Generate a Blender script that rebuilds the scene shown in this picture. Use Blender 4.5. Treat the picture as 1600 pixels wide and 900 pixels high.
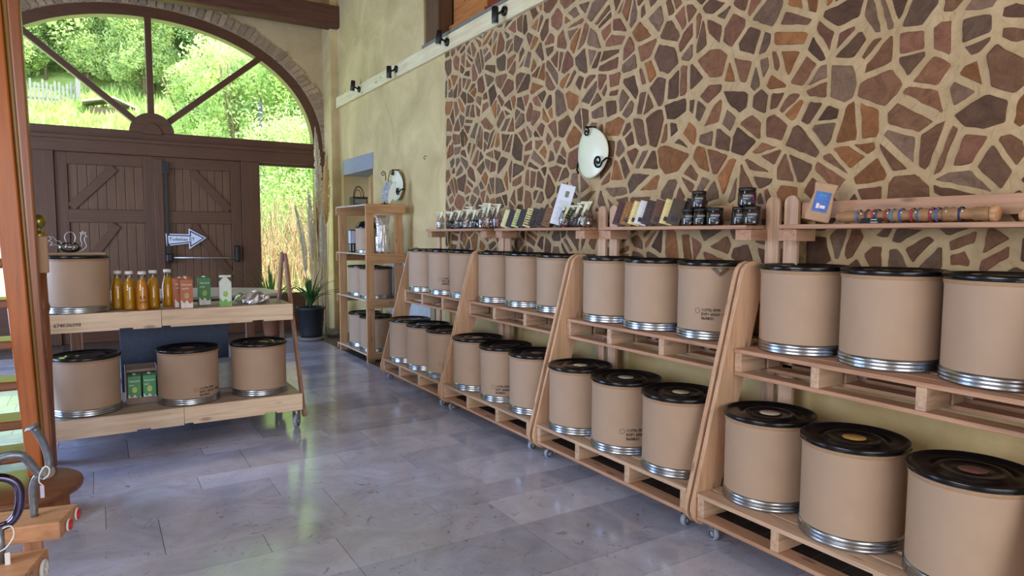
import bpy, bmesh, math, random
from mathutils import Vector, Matrix
for o in list(bpy.data.objects): bpy.data.objects.remove(o)
S = bpy.context.scene
COL = S.collection
PI = math.pi
rnd = random.Random(7)

# ------------------------------------------------------------------ camera
YAW, PITCH, ROLL, FPX = 0.555342, -0.07848, 0.00414, 1046.8
cy, sy, cp, sp = math.cos(YAW), math.sin(YAW), math.cos(PITCH), math.sin(PITCH)
fw = Vector((sy*cp, cy*cp, sp)); rt = Vector((cy, -sy, 0)); up = rt.cross(fw)
r2 = rt*math.cos(ROLL) + up*math.sin(ROLL); u2 = -rt*math.sin(ROLL) + up*math.cos(ROLL)
cam = bpy.data.objects.new('camera', bpy.data.cameras.new('camera')); COL.objects.link(cam)
cam.matrix_world = Matrix(((r2.x, u2.x, -fw.x, 0), (r2.y, u2.y, -fw.y, 0), (r2.z, u2.z, -fw.z, 1.6), (0, 0, 0, 1)))
cam.data.sensor_width = 36; cam.data.lens = FPX/1600*36; cam.data.clip_end = 400; cam.data.clip_start = .05
S.camera = cam

# ------------------------------------------------------------------ world, sun, window light, added fill, exposure
W = bpy.data.worlds.new('world'); S.world = W; W.use_nodes = True
bg = W.node_tree.nodes['Background']; bg.inputs[0].default_value = (.78, .90, 1.0, 1); bg.inputs[1].default_value = 4.2
sd = bpy.data.lights.new('sun', 'SUN'); so = bpy.data.objects.new('sun', sd); COL.objects.link(so)
sd.energy = 13.0; sd.angle = .02; sd.color = (1, .95, .84)
so.rotation_euler = Vector((.55, -.22, .8)).to_track_quat('Z', 'Y').to_euler()
def area(name, loc, rot, sx, sy_, e, col):
    d = bpy.data.lights.new(name, 'AREA'); d.shape = 'RECTANGLE'; d.size = sx; d.size_y = sy_; d.energy = e; d.color = col
    o = bpy.data.objects.new(name, d); COL.objects.link(o); o.location = loc; o.rotation_euler = rot; return o
area('daylight_of_rear_doors', (.3, -3.9, 2.0), (PI/2, 0, 0), 4.6, 3.4, 195, (.92, .95, 1))
area('daylight_of_side_windows', (-3.9, .6, 2.4), (PI/2, 0, -PI/2), 3.2, 2.2, 205, (.86, .92, 1))
area('daylight_of_left_gate', (-3.9, 7.4, 1.7), (PI/2, 0, -PI/2), 3.0, 2.8, 430, (.44, .63, 1))
area('added_overhead_fill', (-3.05, 2.6, 6.1), (.35, .2, 0), 1.5, 2.2, 120, (.66, .82, 1))  # overhead lamp added to lighten floor and drum lids; no skylight is known here
pt = area('portal_fanlight', (.78, 11.36, 2.6), (-PI/2, 0, 0), 4.9, 4.6, 1, (1, 1, 1)); pt.data.cycles.is_portal = True
S.view_settings.view_transform = 'Standard'; S.view_settings.look = 'None'
S.view_settings.exposure = 0.0; S.view_settings.gamma = 1; S.view_settings.use_curve_mapping = False

# ------------------------------------------------------------------ materials
def s2l(c):
    return tuple(((v/255+.055)/1.055)**2.4 if v/255 > .04045 else v/255/12.92 for v in c)
MC = {}
def base(name, col, rough=.6, metal=0.0, spec=.5):
    m = bpy.data.materials.new(name); m.use_nodes = True
    b = m.node_tree.nodes['Principled BSDF']
    b.inputs['Base Color'].default_value = (*col, 1); b.inputs['Roughness'].default_value = rough
    b.inputs['Metallic'].default_value = metal; b.inputs['Specular IOR Level'].default_value = spec
    return m, m.node_tree, b
def N(nt, t, **k):
    n = nt.nodes.new(t)
    for a, v in k.items():
        if a.startswith('_'): setattr(n, a[1:], v)
        else: n.inputs[a].default_value = v
    return n
def plain(name, rgb, rough=.6, metal=0.0, spec=.5, var=.08, sc=30, bump=0.0):
    """procedural: colour broken up a little by noise"""
    key = ('p', name)
    if key in MC: return MC[key]
    c = s2l(rgb); m, nt, b = base(name, c, rough, metal, spec); L = nt.links.new
    tc = N(nt, 'ShaderNodeTexCoord'); no = N(nt, 'ShaderNodeTexNoise', Scale=sc, Detail=4.0)
    L(tc.outputs['Object'], no.inputs['Vector'])
    r = N(nt, 'ShaderNodeValToRGB'); L(no.outputs['Fac'], r.inputs[0])
    r.color_ramp.elements[0].position = .3; r.color_ramp.elements[1].position = .7
    r.color_ramp.elements[0].color = (*[v*(1-var) for v in c], 1); r.color_ramp.elements[1].color = (*[min(1, v*(1+var)) for v in c], 1)
    L(r.outputs[0], b.inputs['Base Color'])
    if bump:
        bp = N(nt, 'ShaderNodeBump', Strength=bump, Distance=.01); L(no.outputs['Fac'], bp.inputs['Height']); L(bp.outputs[0], b.inputs['Normal'])
    MC[key] = m; return m
def wood(name, rgb, axis='y', rough=.65, dark=.6, knots=True, coat=0.0):
    key = ('w', name, axis)
    if key in MC: return MC[key]
    c = s2l(rgb); m, nt, b = base(name + '_' + axis, c, rough); L = nt.links.new
    tc = N(nt, 'ShaderNodeTexCoord'); mp = N(nt, 'ShaderNodeMapping')
    sc = {'x': (1.2, 22, 22), 'y': (22, 1.2, 22), 'z': (22, 22, 1.2)}[axis]
    mp.inputs['Scale'].default_value = sc
    oi = N(nt, 'ShaderNodeObjectInfo'); ml = N(nt, 'ShaderNodeMath', _operation='MULTIPLY'); ml.inputs[1].default_value = 37
    L(oi.outputs['Random'], ml.inputs[0]); ad = N(nt, 'ShaderNodeVectorMath', _operation='ADD')
    L(tc.outputs['Object'], mp.inputs[0]); L(mp.outputs[0], ad.inputs[0]); L(ml.outputs[0], ad.inputs[1])
    no = N(nt, 'ShaderNodeTexNoise', Scale=1.6, Detail=6.0, Roughness=.6, Distortion=.6); L(ad.outputs[0], no.inputs['Vector'])
    r = N(nt, 'ShaderNodeValToRGB'); L(no.outputs['Fac'], r.inputs[0])
    e = r.color_ramp.elements; e[0].position = .28; e[1].position = .72
    e[0].color = (*[v*dark for v in c], 1); e[1].color = (*[min(1, v*1.18) for v in c], 1)
    mid = r.color_ramp.elements.new(.5); mid.color = (*c, 1)
    # big patches of tone, board by board
    n2 = N(nt, 'ShaderNodeTexNoise', Scale=2.3, Detail=3.0); L(tc.outputs['Object'], n2.inputs['Vector'])
    mx = N(nt, 'ShaderNodeMix', _data_type='RGBA', _blend_type='MULTIPLY'); mr = N(nt, 'ShaderNodeMapRange'); mr.inputs[1].default_value = .35; mr.inputs[2].default_value = .7
    mr.inputs[3].default_value = 0.0; mr.inputs[4].default_value = .55
    L(n2.outputs['Fac'], mr.inputs[0]); L(mr.outputs[0], mx.inputs[0]); L(r.outputs[0], mx.inputs[6]); mx.inputs[7].default_value = (.82, .70, .62, 1)
    out = mx.outputs[2]
    if knots:
        mk = N(nt, 'ShaderNodeMapping'); mk.inputs['Scale'].default_value = {'x': (3, 9, 9), 'y': (9, 3, 9), 'z': (9, 9, 3)}[axis]
        v = N(nt, 'ShaderNodeTexVoronoi', Scale=1.0); L(tc.outputs['Object'], mk.inputs[0]); L(mk.outputs[0], v.inputs['Vector'])
        kr = N(nt, 'ShaderNodeMapRange'); kr.inputs[1].default_value = .07; kr.inputs[2].default_value = .16; kr.inputs[3].default_value = .75; kr.inputs[4].default_value = 0
        L(v.outputs['Distance'], kr.inputs[0]); m2 = N(nt, 'ShaderNodeMix', _data_type='RGBA'); L(kr.outputs[0], m2.inputs[0]); L(out, m2.inputs[6])
        m2.inputs[7].default_value = (*[v_*.33 for v_ in c], 1); out = m2.outputs[2]
    L(out, b.inputs['Base Color'])
    bp = N(nt, 'ShaderNodeBump', Strength=.25, Distance=.004); L(no.outputs['Fac'], bp.inputs['Height']); L(bp.outputs[0], b.inputs['Normal'])
    b.inputs['Coat Weight'].default_value = coat; b.inputs['Coat Roughness'].default_value = .2
    MC[key] = m; return m
def glass(name, tint=(1, 1, 1), k=.12, rough=.02):
    key = ('g', name)
    if key in MC: return MC[key]
    m = bpy.data.materials.new(name); m.use_nodes = True; nt = m.node_tree; nt.nodes.clear(); L = nt.links.new
    o = N(nt, 'ShaderNodeOutputMaterial'); t = N(nt, 'ShaderNodeBsdfTransparent'); g = N(nt, 'ShaderNodeBsdfGlossy', Roughness=rough)
    t.inputs[0].default_value = (*tint, 1)
    lw = N(nt, 'ShaderNodeLayerWeight', Blend=.35); mr = N(nt, 'ShaderNodeMapRange'); mr.inputs[3].default_value = .04; mr.inputs[4].default_value = k*4
    L(lw.outputs['Fresnel'], mr.inputs[0]); mx = N(nt, 'ShaderNodeMixShader'); L(mr.outputs[0], mx.inputs[0]); L(t.outputs[0], mx.inputs[1]); L(g.outputs[0], mx.inputs[2]); L(mx.outputs[0], o.inputs[0])
    MC[key] = m; return m
PINE = (206, 174, 146); REDP = (194, 150, 120); PALE = (222, 200, 168)
def pine(a='y'): return wood('pallet_pine', PINE, a)
def redpine(a='y'): return wood('reddish_pine', REDP, a)
M_card = plain('kraft_card', (184, 155, 130), .62, var=.04, sc=6)
M_cardedge = plain('kraft_edge', (168, 134, 102), .7, var=.1, sc=40)
M_lid = plain('black_plastic', (13, 14, 18), .22, var=.1)
M_steel = plain('galvanised_steel', (176, 182, 188), .26, 1.0, var=.08, sc=18)
M_black = plain('black_metal', (20, 20, 21), .4, var=.1)
M_iron = plain('dark_iron', (26, 24, 24), .5, .6, var=.15)
M_ink = plain('black_ink', (42, 36, 32), .8, var=.02)
M_white = plain('white_paint', (226, 228, 226), .5, var=.03)
M_rubber = plain('grey_wheel', (150, 156, 172), .5, var=.05)

# ------------------------------------------------------------------ mesh builder
class MB:
    def __init__(s): s.v = []; s.f = []; s.m = []; s.sm = []; s.c = []
    def add(s, vs, fs, mi=0, smooth=False, M=None, col=None):
        n = len(s.v)
        s.v += [tuple(M @ Vector(p)) if M is not None else tuple(p) for p in vs]
        s.f += [[i+n for i in f] for f in fs]; s.m += [mi]*len(fs); s.sm += [smooth]*len(fs); s.c += [col]*len(fs); return s
    def box(s, x0, x1, y0, y1, z0, z1, mi=0, M=None):
        vs = [(x, y, z) for x in (x0, x1) for y in (y0, y1) for z in (z0, z1)]
        return s.add(vs, [(0, 1, 3, 2), (4, 6, 7, 5), (0, 4, 5, 1), (2, 3, 7, 6), (0, 2, 6, 4), (1, 5, 7, 3)], mi, False, M)
    def lathe(s, prof, n=48, mi=0, M=None, smooth=True, cap=True):
        vs = []; fs = []
        for r, z in prof: vs += [(r*math.cos(2*PI*k/n), r*math.sin(2*PI*k/n), z) for k in range(n)]
        for i in range(len(prof)-1):
            for k in range(n): a = i*n+k; b = i*n+(k+1) % n; fs.append((a, b, b+n, a+n))
        s.add(vs, fs, mi, smooth, M)
        if cap:
            for i, rev in ((0, True), (len(prof)-1, False)):
                if prof[i][0] > 1e-5:
                    ring = [(prof[i][0]*math.cos(2*PI*k/n), prof[i][0]*math.sin(2*PI*k/n), prof[i][1]) for k in range(n)]
                    s.add(ring, [tuple(range(n))[::-1] if rev else tuple(range(n))], mi, False, M)
        return s
    def tube(s, pts, r, n=8, mi=0, M=None, cap=True, r2=None, sm=0):
        pts = [Vector(p) for p in pts]; vs = []; fs = []; prev = None
        if sm and len(pts) > 2:                                  # Catmull-Rom through the points
            q = []; e = [pts[0]*2-pts[1]]+pts+[pts[-1]*2-pts[-2]]
            for i in range(1, len(e)-2):
                a, b, c, d = e[i-1:i+3]
                for j in range(sm):
                    t = j/sm; q.append(.5*((2*b)+(c-a)*t+(2*a-5*b+4*c-d)*t*t+(3*b-a-3*c+d)*t**3))
            pts = q+[pts[-1]]
        for i, p in enumerate(pts):
            d = (pts[min(i+1, len(pts)-1)]-pts[max(i-1, 0)]).normalized()
            if prev is None: a = d.orthogonal().normalized()
            else: a = (prev - d*prev.dot(d)).normalized()
            prev = a; b = d.cross(a); rr = r if r2 is None else r+(r2-r)*i/(len(pts)-1)
            vs += [tuple(p+(a*math.cos(2*PI*k/n)+b*math.sin(2*PI*k/n))*rr) for k in range(n)]
        for i in range(len(pts)-1):
            for k in range(n): q = i*n+k; w = i*n+(k+1) % n; fs.append((q, w, w+n, q+n))
        if cap: fs += [tuple(range(n))[::-1], tuple(range(len(vs)-n, len(vs)))]
        return s.add(vs, fs, mi, True, M)
    def prism(s, poly, t0, t1, plane='xz', mi=0, M=None):
        """polygon in the given plane, swept along the third axis"""
        def P(a, b, t): return {'xz': (a, t, b), 'yz': (t, a, b), 'xy': (a, b, t)}[plane]
        n = len(poly); vs = [P(a, b, t0) for a, b in poly]+[P(a, b, t1) for a, b in poly]
        fs = [tuple(range(n)), tuple(range(2*n-1, n-1, -1))]+[(k, k+n, (k+1) % n+n, (k+1) % n) for k in range(n)]
        return s.add(vs, fs, mi, False, M)
    def build(s, name, mats, parent=None, bevel=0, loc=None, subs=0):
        me = bpy.data.meshes.new(name); me.from_pydata(s.v, [], s.f)
        if not isinstance(mats, (list, tuple)): mats = [mats]
        for m in mats: me.materials.append(m)
        me.polygons.foreach_set('material_index', s.m); me.polygons.foreach_set('use_smooth', s.sm)
        if any(c is not None for c in s.c):
            ca = me.color_attributes.new('tone', 'FLOAT_COLOR', 'CORNER')
            for p, c in zip(me.polygons, s.c):
                for li in p.loop_indices: ca.data[li].color = (*(c or (1, 1, 1)), 1)
        bm = bmesh.new(); bm.from_mesh(me)
        if not any(len(f.verts) < 3 for f in bm.faces): bmesh.ops.recalc_face_normals(bm, faces=bm.faces)
        bm.to_mesh(me); bm.free(); me.update()
        o = bpy.data.objects.new(name, me); COL.objects.link(o)
        if parent is not None: o.parent = parent
        if loc: o.location = loc
        if bevel:
            md = o.modifiers.new('bevel', 'BEVEL'); md.width = bevel; md.segments = 2; md.limit_method = 'ANGLE'; md.angle_limit = .7
        if subs:
            md = o.modifiers.new('sub', 'SUBSURF'); md.levels = subs; md.render_levels = subs
        return o
def tag(o, label, cat=None, group=None, kind=None):
    if label: o['label'] = label
    if cat: o['category'] = cat
    if group: o['group'] = group
    if kind: o['kind'] = kind
    return o
def struct(o): o['kind'] = 'structure'; return o
def thing(name, loc, label, cat, group=None, rz=0):
    o = bpy.data.objects.new(name, None); COL.objects.link(o); o.location = loc; o.rotation_euler = (0, 0, rz); o.empty_display_size = .1
    return tag(o, label, cat, group)
def dup(o, loc=None, rot=None, label=None, scale=None, parent=None, skip=()):
    c = o.copy(); COL.objects.link(c)
    if parent is not None: c.parent = parent
    if loc is not None: c.location = loc
    if rot is not None: c.rotation_euler = rot
    if scale is not None: c.scale = scale
    if label: c['label'] = label
    for ch in list(o.children):
        if ch.name.split('.')[0] in skip: continue
        dup(ch, parent=c)
    return c
def T(x, y, z): return Matrix.Translation((x, y, z))
def RX(a): return Matrix.Rotation(a, 4, 'X')
def RY(a): return Matrix.Rotation(a, 4, 'Y')
def RZ(a): return Matrix.Rotation(a, 4, 'Z')
def textmesh(txt, size, name, mat, fn, parent=None, align='LEFT', spacing=1.0, ext=0.0, bold=.012):
    """letters as a mesh; fn maps flat (x, y, z) of the line to 3-D"""
    cu = bpy.data.curves.new('t', 'FONT'); cu.body = txt; cu.size = size; cu.align_x = align; cu.resolution_u = 2; cu.space_line = spacing; cu.extrude = ext; cu.offset = size*bold
    ob = bpy.data.objects.new('t', cu); COL.objects.link(ob); bpy.context.view_layer.update()
    me = bpy.data.meshes.new_from_object(ob.evaluated_get(bpy.context.evaluated_depsgraph_get()))
    bpy.data.objects.remove(ob)
    for v in me.vertices: v.co = Vector(fn(*v.co))
    me.materials.clear(); me.materials.append(mat); me.name = name
    o = bpy.data.objects.new(name, me); COL.objects.link(o)
    if parent is not None: o.parent = parent
    return o

# ================================================================== THE ROOM
XW, YD = 3.48, 11.5          # right wall plane, plane of the door wall
def plaster(name, rgb, rgb2, sc=1.4, bump=.35):
    m, nt, b = base(name, s2l(rgb), .85, 0, .25); L = nt.links.new
    tc = N(nt, 'ShaderNodeTexCoord'); n1 = N(nt, 'ShaderNodeTexNoise', Scale=sc, Detail=8.0, Roughness=.6, Distortion=.8); n2 = N(nt, 'ShaderNodeTexNoise', Scale=14.0, Detail=6.0, Distortion=1.0)
    L(tc.outputs['Object'], n1.inputs['Vector']); L(tc.outputs['Object'], n2.inputs['Vector'])
    r = N(nt, 'ShaderNodeValToRGB'); L(n1.outputs['Fac'], r.inputs[0]); e = r.color_ramp.elements
    e[0].position = .3; e[1].position = .72; e[0].color = (*s2l(rgb2), 1); e[1].color = (*s2l(rgb), 1); L(r.outputs[0], b.inputs['Base Color'])
    bp = N(nt, 'ShaderNodeBump', Strength=bump, Distance=.02); L(n2.outputs['Fac'], bp.inputs['Height']); L(bp.outputs[0], b.inputs['Normal'])
    return m
M_plaster = plaster('ochre_plaster', (226, 203, 150), (190, 166, 118))
M_plaster2 = plaster('sand_plaster', (204, 180, 136), (176, 152, 112))
M_mortar = plaster('sand_mortar', (204, 176, 136), (178, 150, 110), 6, 1.0)

def floor_mat():
    m, nt, b = base('limestone_slabs', (.4, .37, .36), .16, 0, .6); L = nt.links.new
    tc = N(nt, 'ShaderNodeTexCoord'); at = N(nt, 'ShaderNodeVertexColor'); at.layer_name = 'tone'
    n1 = N(nt, 'ShaderNodeTexNoise', Scale=2.6, Detail=10.0, Roughness=.68, Distortion=1.2); L(tc.outputs['Object'], n1.inputs['Vector'])
    r1 = N(nt, 'ShaderNodeValToRGB'); e = r1.color_ramp.elements; e[0].position = .3; e[1].position = .68; e[0].color = (.72, .67, .60, 1); e[1].color = (1.05, 1.03, 1.03, 1)
    L(n1.outputs['Fac'], r1.inputs[0]); mx = N(nt, 'ShaderNodeMix', _data_type='RGBA', _blend_type='MULTIPLY'); mx.inputs[0].default_value = .9
    L(at.outputs['Color'], mx.inputs[6]); L(r1.outputs[0], mx.inputs[7])
    n3 = N(nt, 'ShaderNodeTexNoise', Scale=7.0, Detail=9.0, Roughness=.75, Distortion=2.6); L(tc.outputs['Object'], n3.inputs['Vector'])
    r3 = N(nt, 'ShaderNodeValToRGB'); e = r3.color_ramp.elements; e[0].position = .34; e[1].position = .41; e[0].color = (.38, .30, .24, 1); e[1].color = (1, 1, 1, 1); L(n3.outputs['Fac'], r3.inputs[0])
    m2 = N(nt, 'ShaderNodeMix', _data_type='RGBA', _blend_type='MULTIPLY'); m2.inputs[0].default_value = .85; L(mx.outputs[2], m2.inputs[6]); L(r3.outputs[0], m2.inputs[7])
    L(m2.outputs[2], b.inputs['Base Color'])
    rr = N(nt, 'ShaderNodeMapRange'); rr.inputs[3].default_value = .07; rr.inputs[4].default_value = .20; b.inputs['IOR'].default_value = 1.62; L(n1.outputs['Fac'], rr.inputs[0]); L(rr.outputs[0], b.inputs['Roughness'])
    return m
def dark_tile_mat():
    m, nt, b = base('dark_tiles', (.05, .05, .06), .3); L = nt.links.new
    tc = N(nt, 'ShaderNodeTexCoord'); br = N(nt, 'ShaderNodeTexBrick', Scale=1.0); br.offset = 0
    br.inputs['Mortar Size'].default_value = .004; br.inputs['Brick Width'].default_value = .15; br.inputs['Row Height'].default_value = .15
    br.inputs['Color1'].default_value = (*s2l((64, 60, 62)), 1); br.inputs['Color2'].default_value = (*s2l((92, 82, 78)), 1); br.inputs['Mortar'].default_value = (*s2l((120, 112, 104)), 1)
    L(tc.outputs['Object'], br.inputs['Vector']); L(br.outputs['Color'], b.inputs['Base Color']); return m
FL = MB(); r3_ = random.Random(44)
known = [2.515, 3.03, 3.41, 3.655, 4.15, 4.51, 4.765, 5.225, 5.42]
rows = list(known); yv = 2.515; pat = [.25, .38, .5, .25, .5, .38]; k = 0
while yv > -4: yv -= pat[k % 6]; rows.insert(0, yv); k += 1
yv = 5.42
while yv < 10.3: yv += pat[(k*5+2) % 6]; rows.append(yv); k += 1
rows[-1] = 10.55
jx = {3.655: .24, 3.41: .45+.25, 3.03: .10, 4.15: -.01, 2.515: 1.02, 4.51: .51, 4.765: .85, 5.225: .61}
for i in range(len(rows)-1):
    y0, y1 = rows[i]+.0018, rows[i+1]-.0018; x = -4.3-r3_.random()*.6; js = []
    st_x = jx.get(round(rows[i], 3))
    xs = [-4.0]
    if st_x is not None:
        q_ = st_x
        while q_ > -4: q_ -= .92
        q_ += .92
    else: q_ = -4+r3_.uniform(.2, .9)
    while q_ < 2.75: xs.append(q_); q_ += .92 if st_x is not None else r3_.choice((.62, .92, .92, 1.1))
    xs.append(2.86)
    for j in range(len(xs)-1):
        k_ = r3_.uniform(0, 1); c = s2l((166+36*k_, 172+34*k_, 198+32*k_))
        FL.box(xs[j]+.0018, xs[j+1]-.0018, y0, y1, -.02, 0); FL.c[-6:] = [c]*6
FL.box(-4, 2.86, -4, 10.55, -.1, -.0025); FL.c[-6:] = [s2l((104, 98, 98))]*6
f = FL.build('floor', floor_mat()); struct(f)
f = MB().box(2.862, 4.2, -4, 11.9, -.1, 0).box(-4, 2.86, 10.552, 11.9, -.1, 0).build('floor_border', dark_tile_mat()); struct(f); f.name = 'floor.001'
struct(MB().box(-4.1, 4.2, -4.1, 11.95, 6.2, 6.35).build('ceiling', wood('ceiling_planks', (120, 84, 56), 'y')))

# --- right wall: plaster with a niche (y 9.47..10.82) and the loft opening above the rail
RW = MB(); NY0, NY1, NZ0, NZ1 = 9.47, 10.83, 1.2, 2.57
OY0, OY1, OZ0, OZ1 = 4.2, 7.66, 3.88, 5.3
def rect(y0, y1, z0, z1, x=XW): RW.add([(x, y0, z0), (x, y1, z0), (x, y1, z1), (x, y0, z1)], [(0, 1, 2, 3)])
rect(-4, OY0, 0, 6.2); rect(OY0, OY1, 0, OZ0); rect(OY0, OY1, OZ1, 6.2); rect(OY1, NY0, 0, 6.2); rect(NY0, NY1, 0, NZ0); rect(NY0, NY1, NZ1, 6.2); rect(NY1, 11.06, 0, 6.2)
for (a, b, c, d, dp) in ((NY0, NY1, NZ0, NZ1, .42), (OY0, OY1, OZ0, OZ1, .35)):
    X2 = XW+dp
    RW.add([(XW, a, c), (X2, a, c), (X2, a, d), (XW, a, d), (XW, b, c), (X2, b, c), (X2, b, d), (XW, b, d)],
           [(0, 1, 2, 3), (4, 5, 6, 7), (0, 1, 5, 4), (3, 2, 6, 7), (1, 5, 6, 2)])
RW.add([(4.1, -4, 0), (4.1, 12, 0), (4.1, 12, 6.2), (4.1, -4, 6.2)], [(0, 1, 2, 3)])
struct(RW.build('wall_right', M_plaster))
# corner pier next to the door
struct(MB().box(3.36, 3.9, 11.06, 11.95, 0, 6.2).build('wall_right_pier', M_plaster)).name = 'trim_1'
struct(MB().add([(-4, -4, 0), (-4, 12, 0), (-4, 12, 6.2), (-4, -4, 6.2)], [(0, 1, 2, 3)]).build('wall_left', M_plaster2))
struct(MB().add([(-4, -4, 0), (4.2, -4, 0), (4.2, -4, 6.2), (-4, -4, 6.2)], [(0, 1, 2, 3)]).build('wall_back', M_plaster2))

# --- door wall with its big basket arch
CX, AW, AZ, AH = .78, 2.56, 3.05, 1.90      # arch centre, half width, springing height, rise (outside of the wooden frame)
def arc(a, b, t, e=2.08):
    c, s_ = math.cos(t), math.sin(t)
    return CX+a*math.copysign(abs(c)**(2/e), c), AZ+b*abs(s_)**(2/e)
DW = MB(); n = 64; ring = [arc(AW, AH, PI*k/n) for k in range(n+1)]
outer = []
for k in range(n+1):
    x, z = ring[k]; t = PI*k/n
    if t < .65: outer.append((3.9, AZ+3.15*math.tan(t)/math.tan(.65)))
    elif t > PI-.65: outer.append((-4, AZ+3.15*math.tan(PI-t)/math.tan(.65)))
    else: outer.append((3.9+(-4-3.9)*(t-.65)/(PI-1.3), 6.2))
vs = [(x, YD, z) for x, z in ring]+[(x, YD, z) for x, z in outer]; m_ = n+1
DW.add(vs, [(k, k+1, k+1+m_, k+m_) for k in range(n)])
DW.add([(CX+AW, YD, 0), (3.9, YD, 0), (3.9, YD, AZ), (CX+AW, YD, AZ), (CX-AW, YD, 0), (-4, YD, 0), (-4, YD, AZ), (CX-AW, YD, AZ)], [(0, 1, 2, 3), (4, 5, 6, 7)])
# reveal depth of the wall to the outside
rim = [(CX+AW, 0)]+ring+[(CX-AW, 0)]
vs = [(x, YD, z) for x, z in rim]+[(x, YD+.5, z) for x, z in rim]; k_ = len(rim)
DW.add(vs, [(k, k+1, k+1+k_, k+k_) for k in range(k_-1)])
DW.add([(p[0], YD+.5, p[2]) for p in [(x, 0, z) for x, z in ring]]+[(x, YD+.5, z) for x, z in outer], [(k, k+1, k+1+m_, k+m_) for k in range(n)])
struct(DW.build('wall_front', M_plaster2))
# brick voussoirs round the arch
BK = MB(); nb = 78
for k in range(nb):
    t0 = PI*(k+.1)/nb; t1 = PI*(k+.88)/nb; d0 = 0.0; d1 = .19+rnd.uniform(-.03, .03)
    q = [arc(AW+d0, AH+d0, t0), arc(AW+d1, AH+d1, t0), arc(AW+d1, AH+d1, t1), arc(AW+d0, AH+d0, t1)]
    tone = rnd.uniform(.65, 1.1)
    vs = [(x, YD-.02-rnd.uniform(0, .008), z) for x, z in q]+[(x, YD+.05, z) for x, z in q]
    BK.add(vs, [(0, 1, 2, 3), (4, 5, 6, 7), (0, 1, 5, 4), (1, 2, 6, 5), (2, 3, 7, 6), (3, 0, 4, 7)], 0, False, None, (tone, tone, tone))
def tonemat(name, rgb, rough=.85, sc=20, bump=.5, lo=.7):
    m, nt, b = base(name, s2l(rgb), rough, 0, .3); L = nt.links.new
    tc = N(nt, 'ShaderNodeTexCoord'); no = N(nt, 'ShaderNodeTexNoise', Scale=sc, Detail=7.0, Roughness=.65, Distortion=1.0); L(tc.outputs['Object'], no.inputs['Vector'])
    r = N(nt, 'ShaderNodeValToRGB'); c = s2l(rgb); e = r.color_ramp.elements; e[0].position = .3; e[1].position = .7
    e[0].color = (*[v*lo for v in c], 1); e[1].color = (*[v*1.15 for v in c], 1); L(no.outputs['Fac'], r.inputs[0])
    at = N(nt, 'ShaderNodeVertexColor'); at.layer_name = 'tone'; mx = N(nt, 'ShaderNodeMix', _data_type='RGBA', _blend_type='MULTIPLY'); mx.inputs[0].default_value = 1
    L(r.outputs[0], mx.inputs[6]); L(at.outputs[0], mx.inputs[7]); L(mx.outputs[2], b.inputs['Base Color'])
    bp = N(nt, 'ShaderNodeBump', Strength=bump, Distance=.012); L(no.outputs['Fac'], bp.inputs['Height']); L(bp.outputs[0], b.inputs['Normal'])
    return m
struct(BK.build('trim_2', tonemat('arch_brick', (180, 154, 124))))

# --- wooden frames, leaves and panes
BR = (92, 58, 38)
def brown(a): return wood('door_brown', BR, a, .42, .7, False)
GL = glass('window_glass', (.97, 1, .98), .05)
fan = struct(thing('window_1', (0, 0, 0), None, None))
F = MB(); a1, b1, a0, b0 = AW, AH, AW-.15, AH-.16; n = 72
for y0, y1 in ((YD+.02, YD+.20),):
    o_ = [arc(a1, b1, PI*k/n) for k in range(n+1)]; i_ = [arc(a0, b0, PI*k/n) for k in range(n+1)]
    vs = [(x, y0, z) for x, z in o_]+[(x, y0, z) for x, z in i_]+[(x, y1, z) for x, z in o_]+[(x, y1, z) for x, z in i_]; q = n+1
    for k in range(n):
        F.add([vs[j] for j in (k, k+1, k+1+q, k+q)], [(0, 1, 2, 3)]); F.add([vs[j] for j in (k+q, k+1+q, k+1+3*q, k+3*q)], [(0, 1, 2, 3)])
        F.add([vs[j] for j in (k+2*q, k+1+2*q, k+1+3*q, k+3*q)], [(0, 1, 2, 3)])
F.build('window_frame', brown('x'), fan)
MB().box(CX-AW, CX+AW, YD, YD+.22, 2.98, 3.12).build('bottom_rail', brown('x'), fan, .006)
HZ = 3.10
hub = MB(); pl = [(CX+.30*math.cos(PI*k/20), HZ+.30*math.sin(PI*k/20)) for k in range(21)]; hub.prism(pl, YD-.02, YD+.2, 'xz')
pl = [(CX+.13*math.cos(PI*k/12), HZ-.02+.16*math.sin(PI*k/12)) for k in range(13)]; hub.prism(pl, YD-.045, YD-.01, 'xz'); hub.build('hub', brown('x'), fan, .005)
for ang in (40, 90, 140):
    a = math.radians(ang); d = Vector((math.cos(a), 0, math.sin(a))); p0 = Vector((CX, YD+.04, HZ))+d*.24
    L_ = {40: 2.06, 90: 1.70, 140: 2.06}[ang]
    Mx = T(p0.x, p0.y, p0.z) @ RY(-a)
    MB().box(0, L_-.2, 0, .13, -.045, .045, M=Mx).build('glazing_bar', brown('x'), fan, .01)
pn = MB(); inn = [arc(AW-.1, AH-.1, PI*k/40) for k in range(41)]
pn.add([(x, YD+.12, z) for x, z in inn], [tuple(range(41))]).build('pane', GL, fan)
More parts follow.
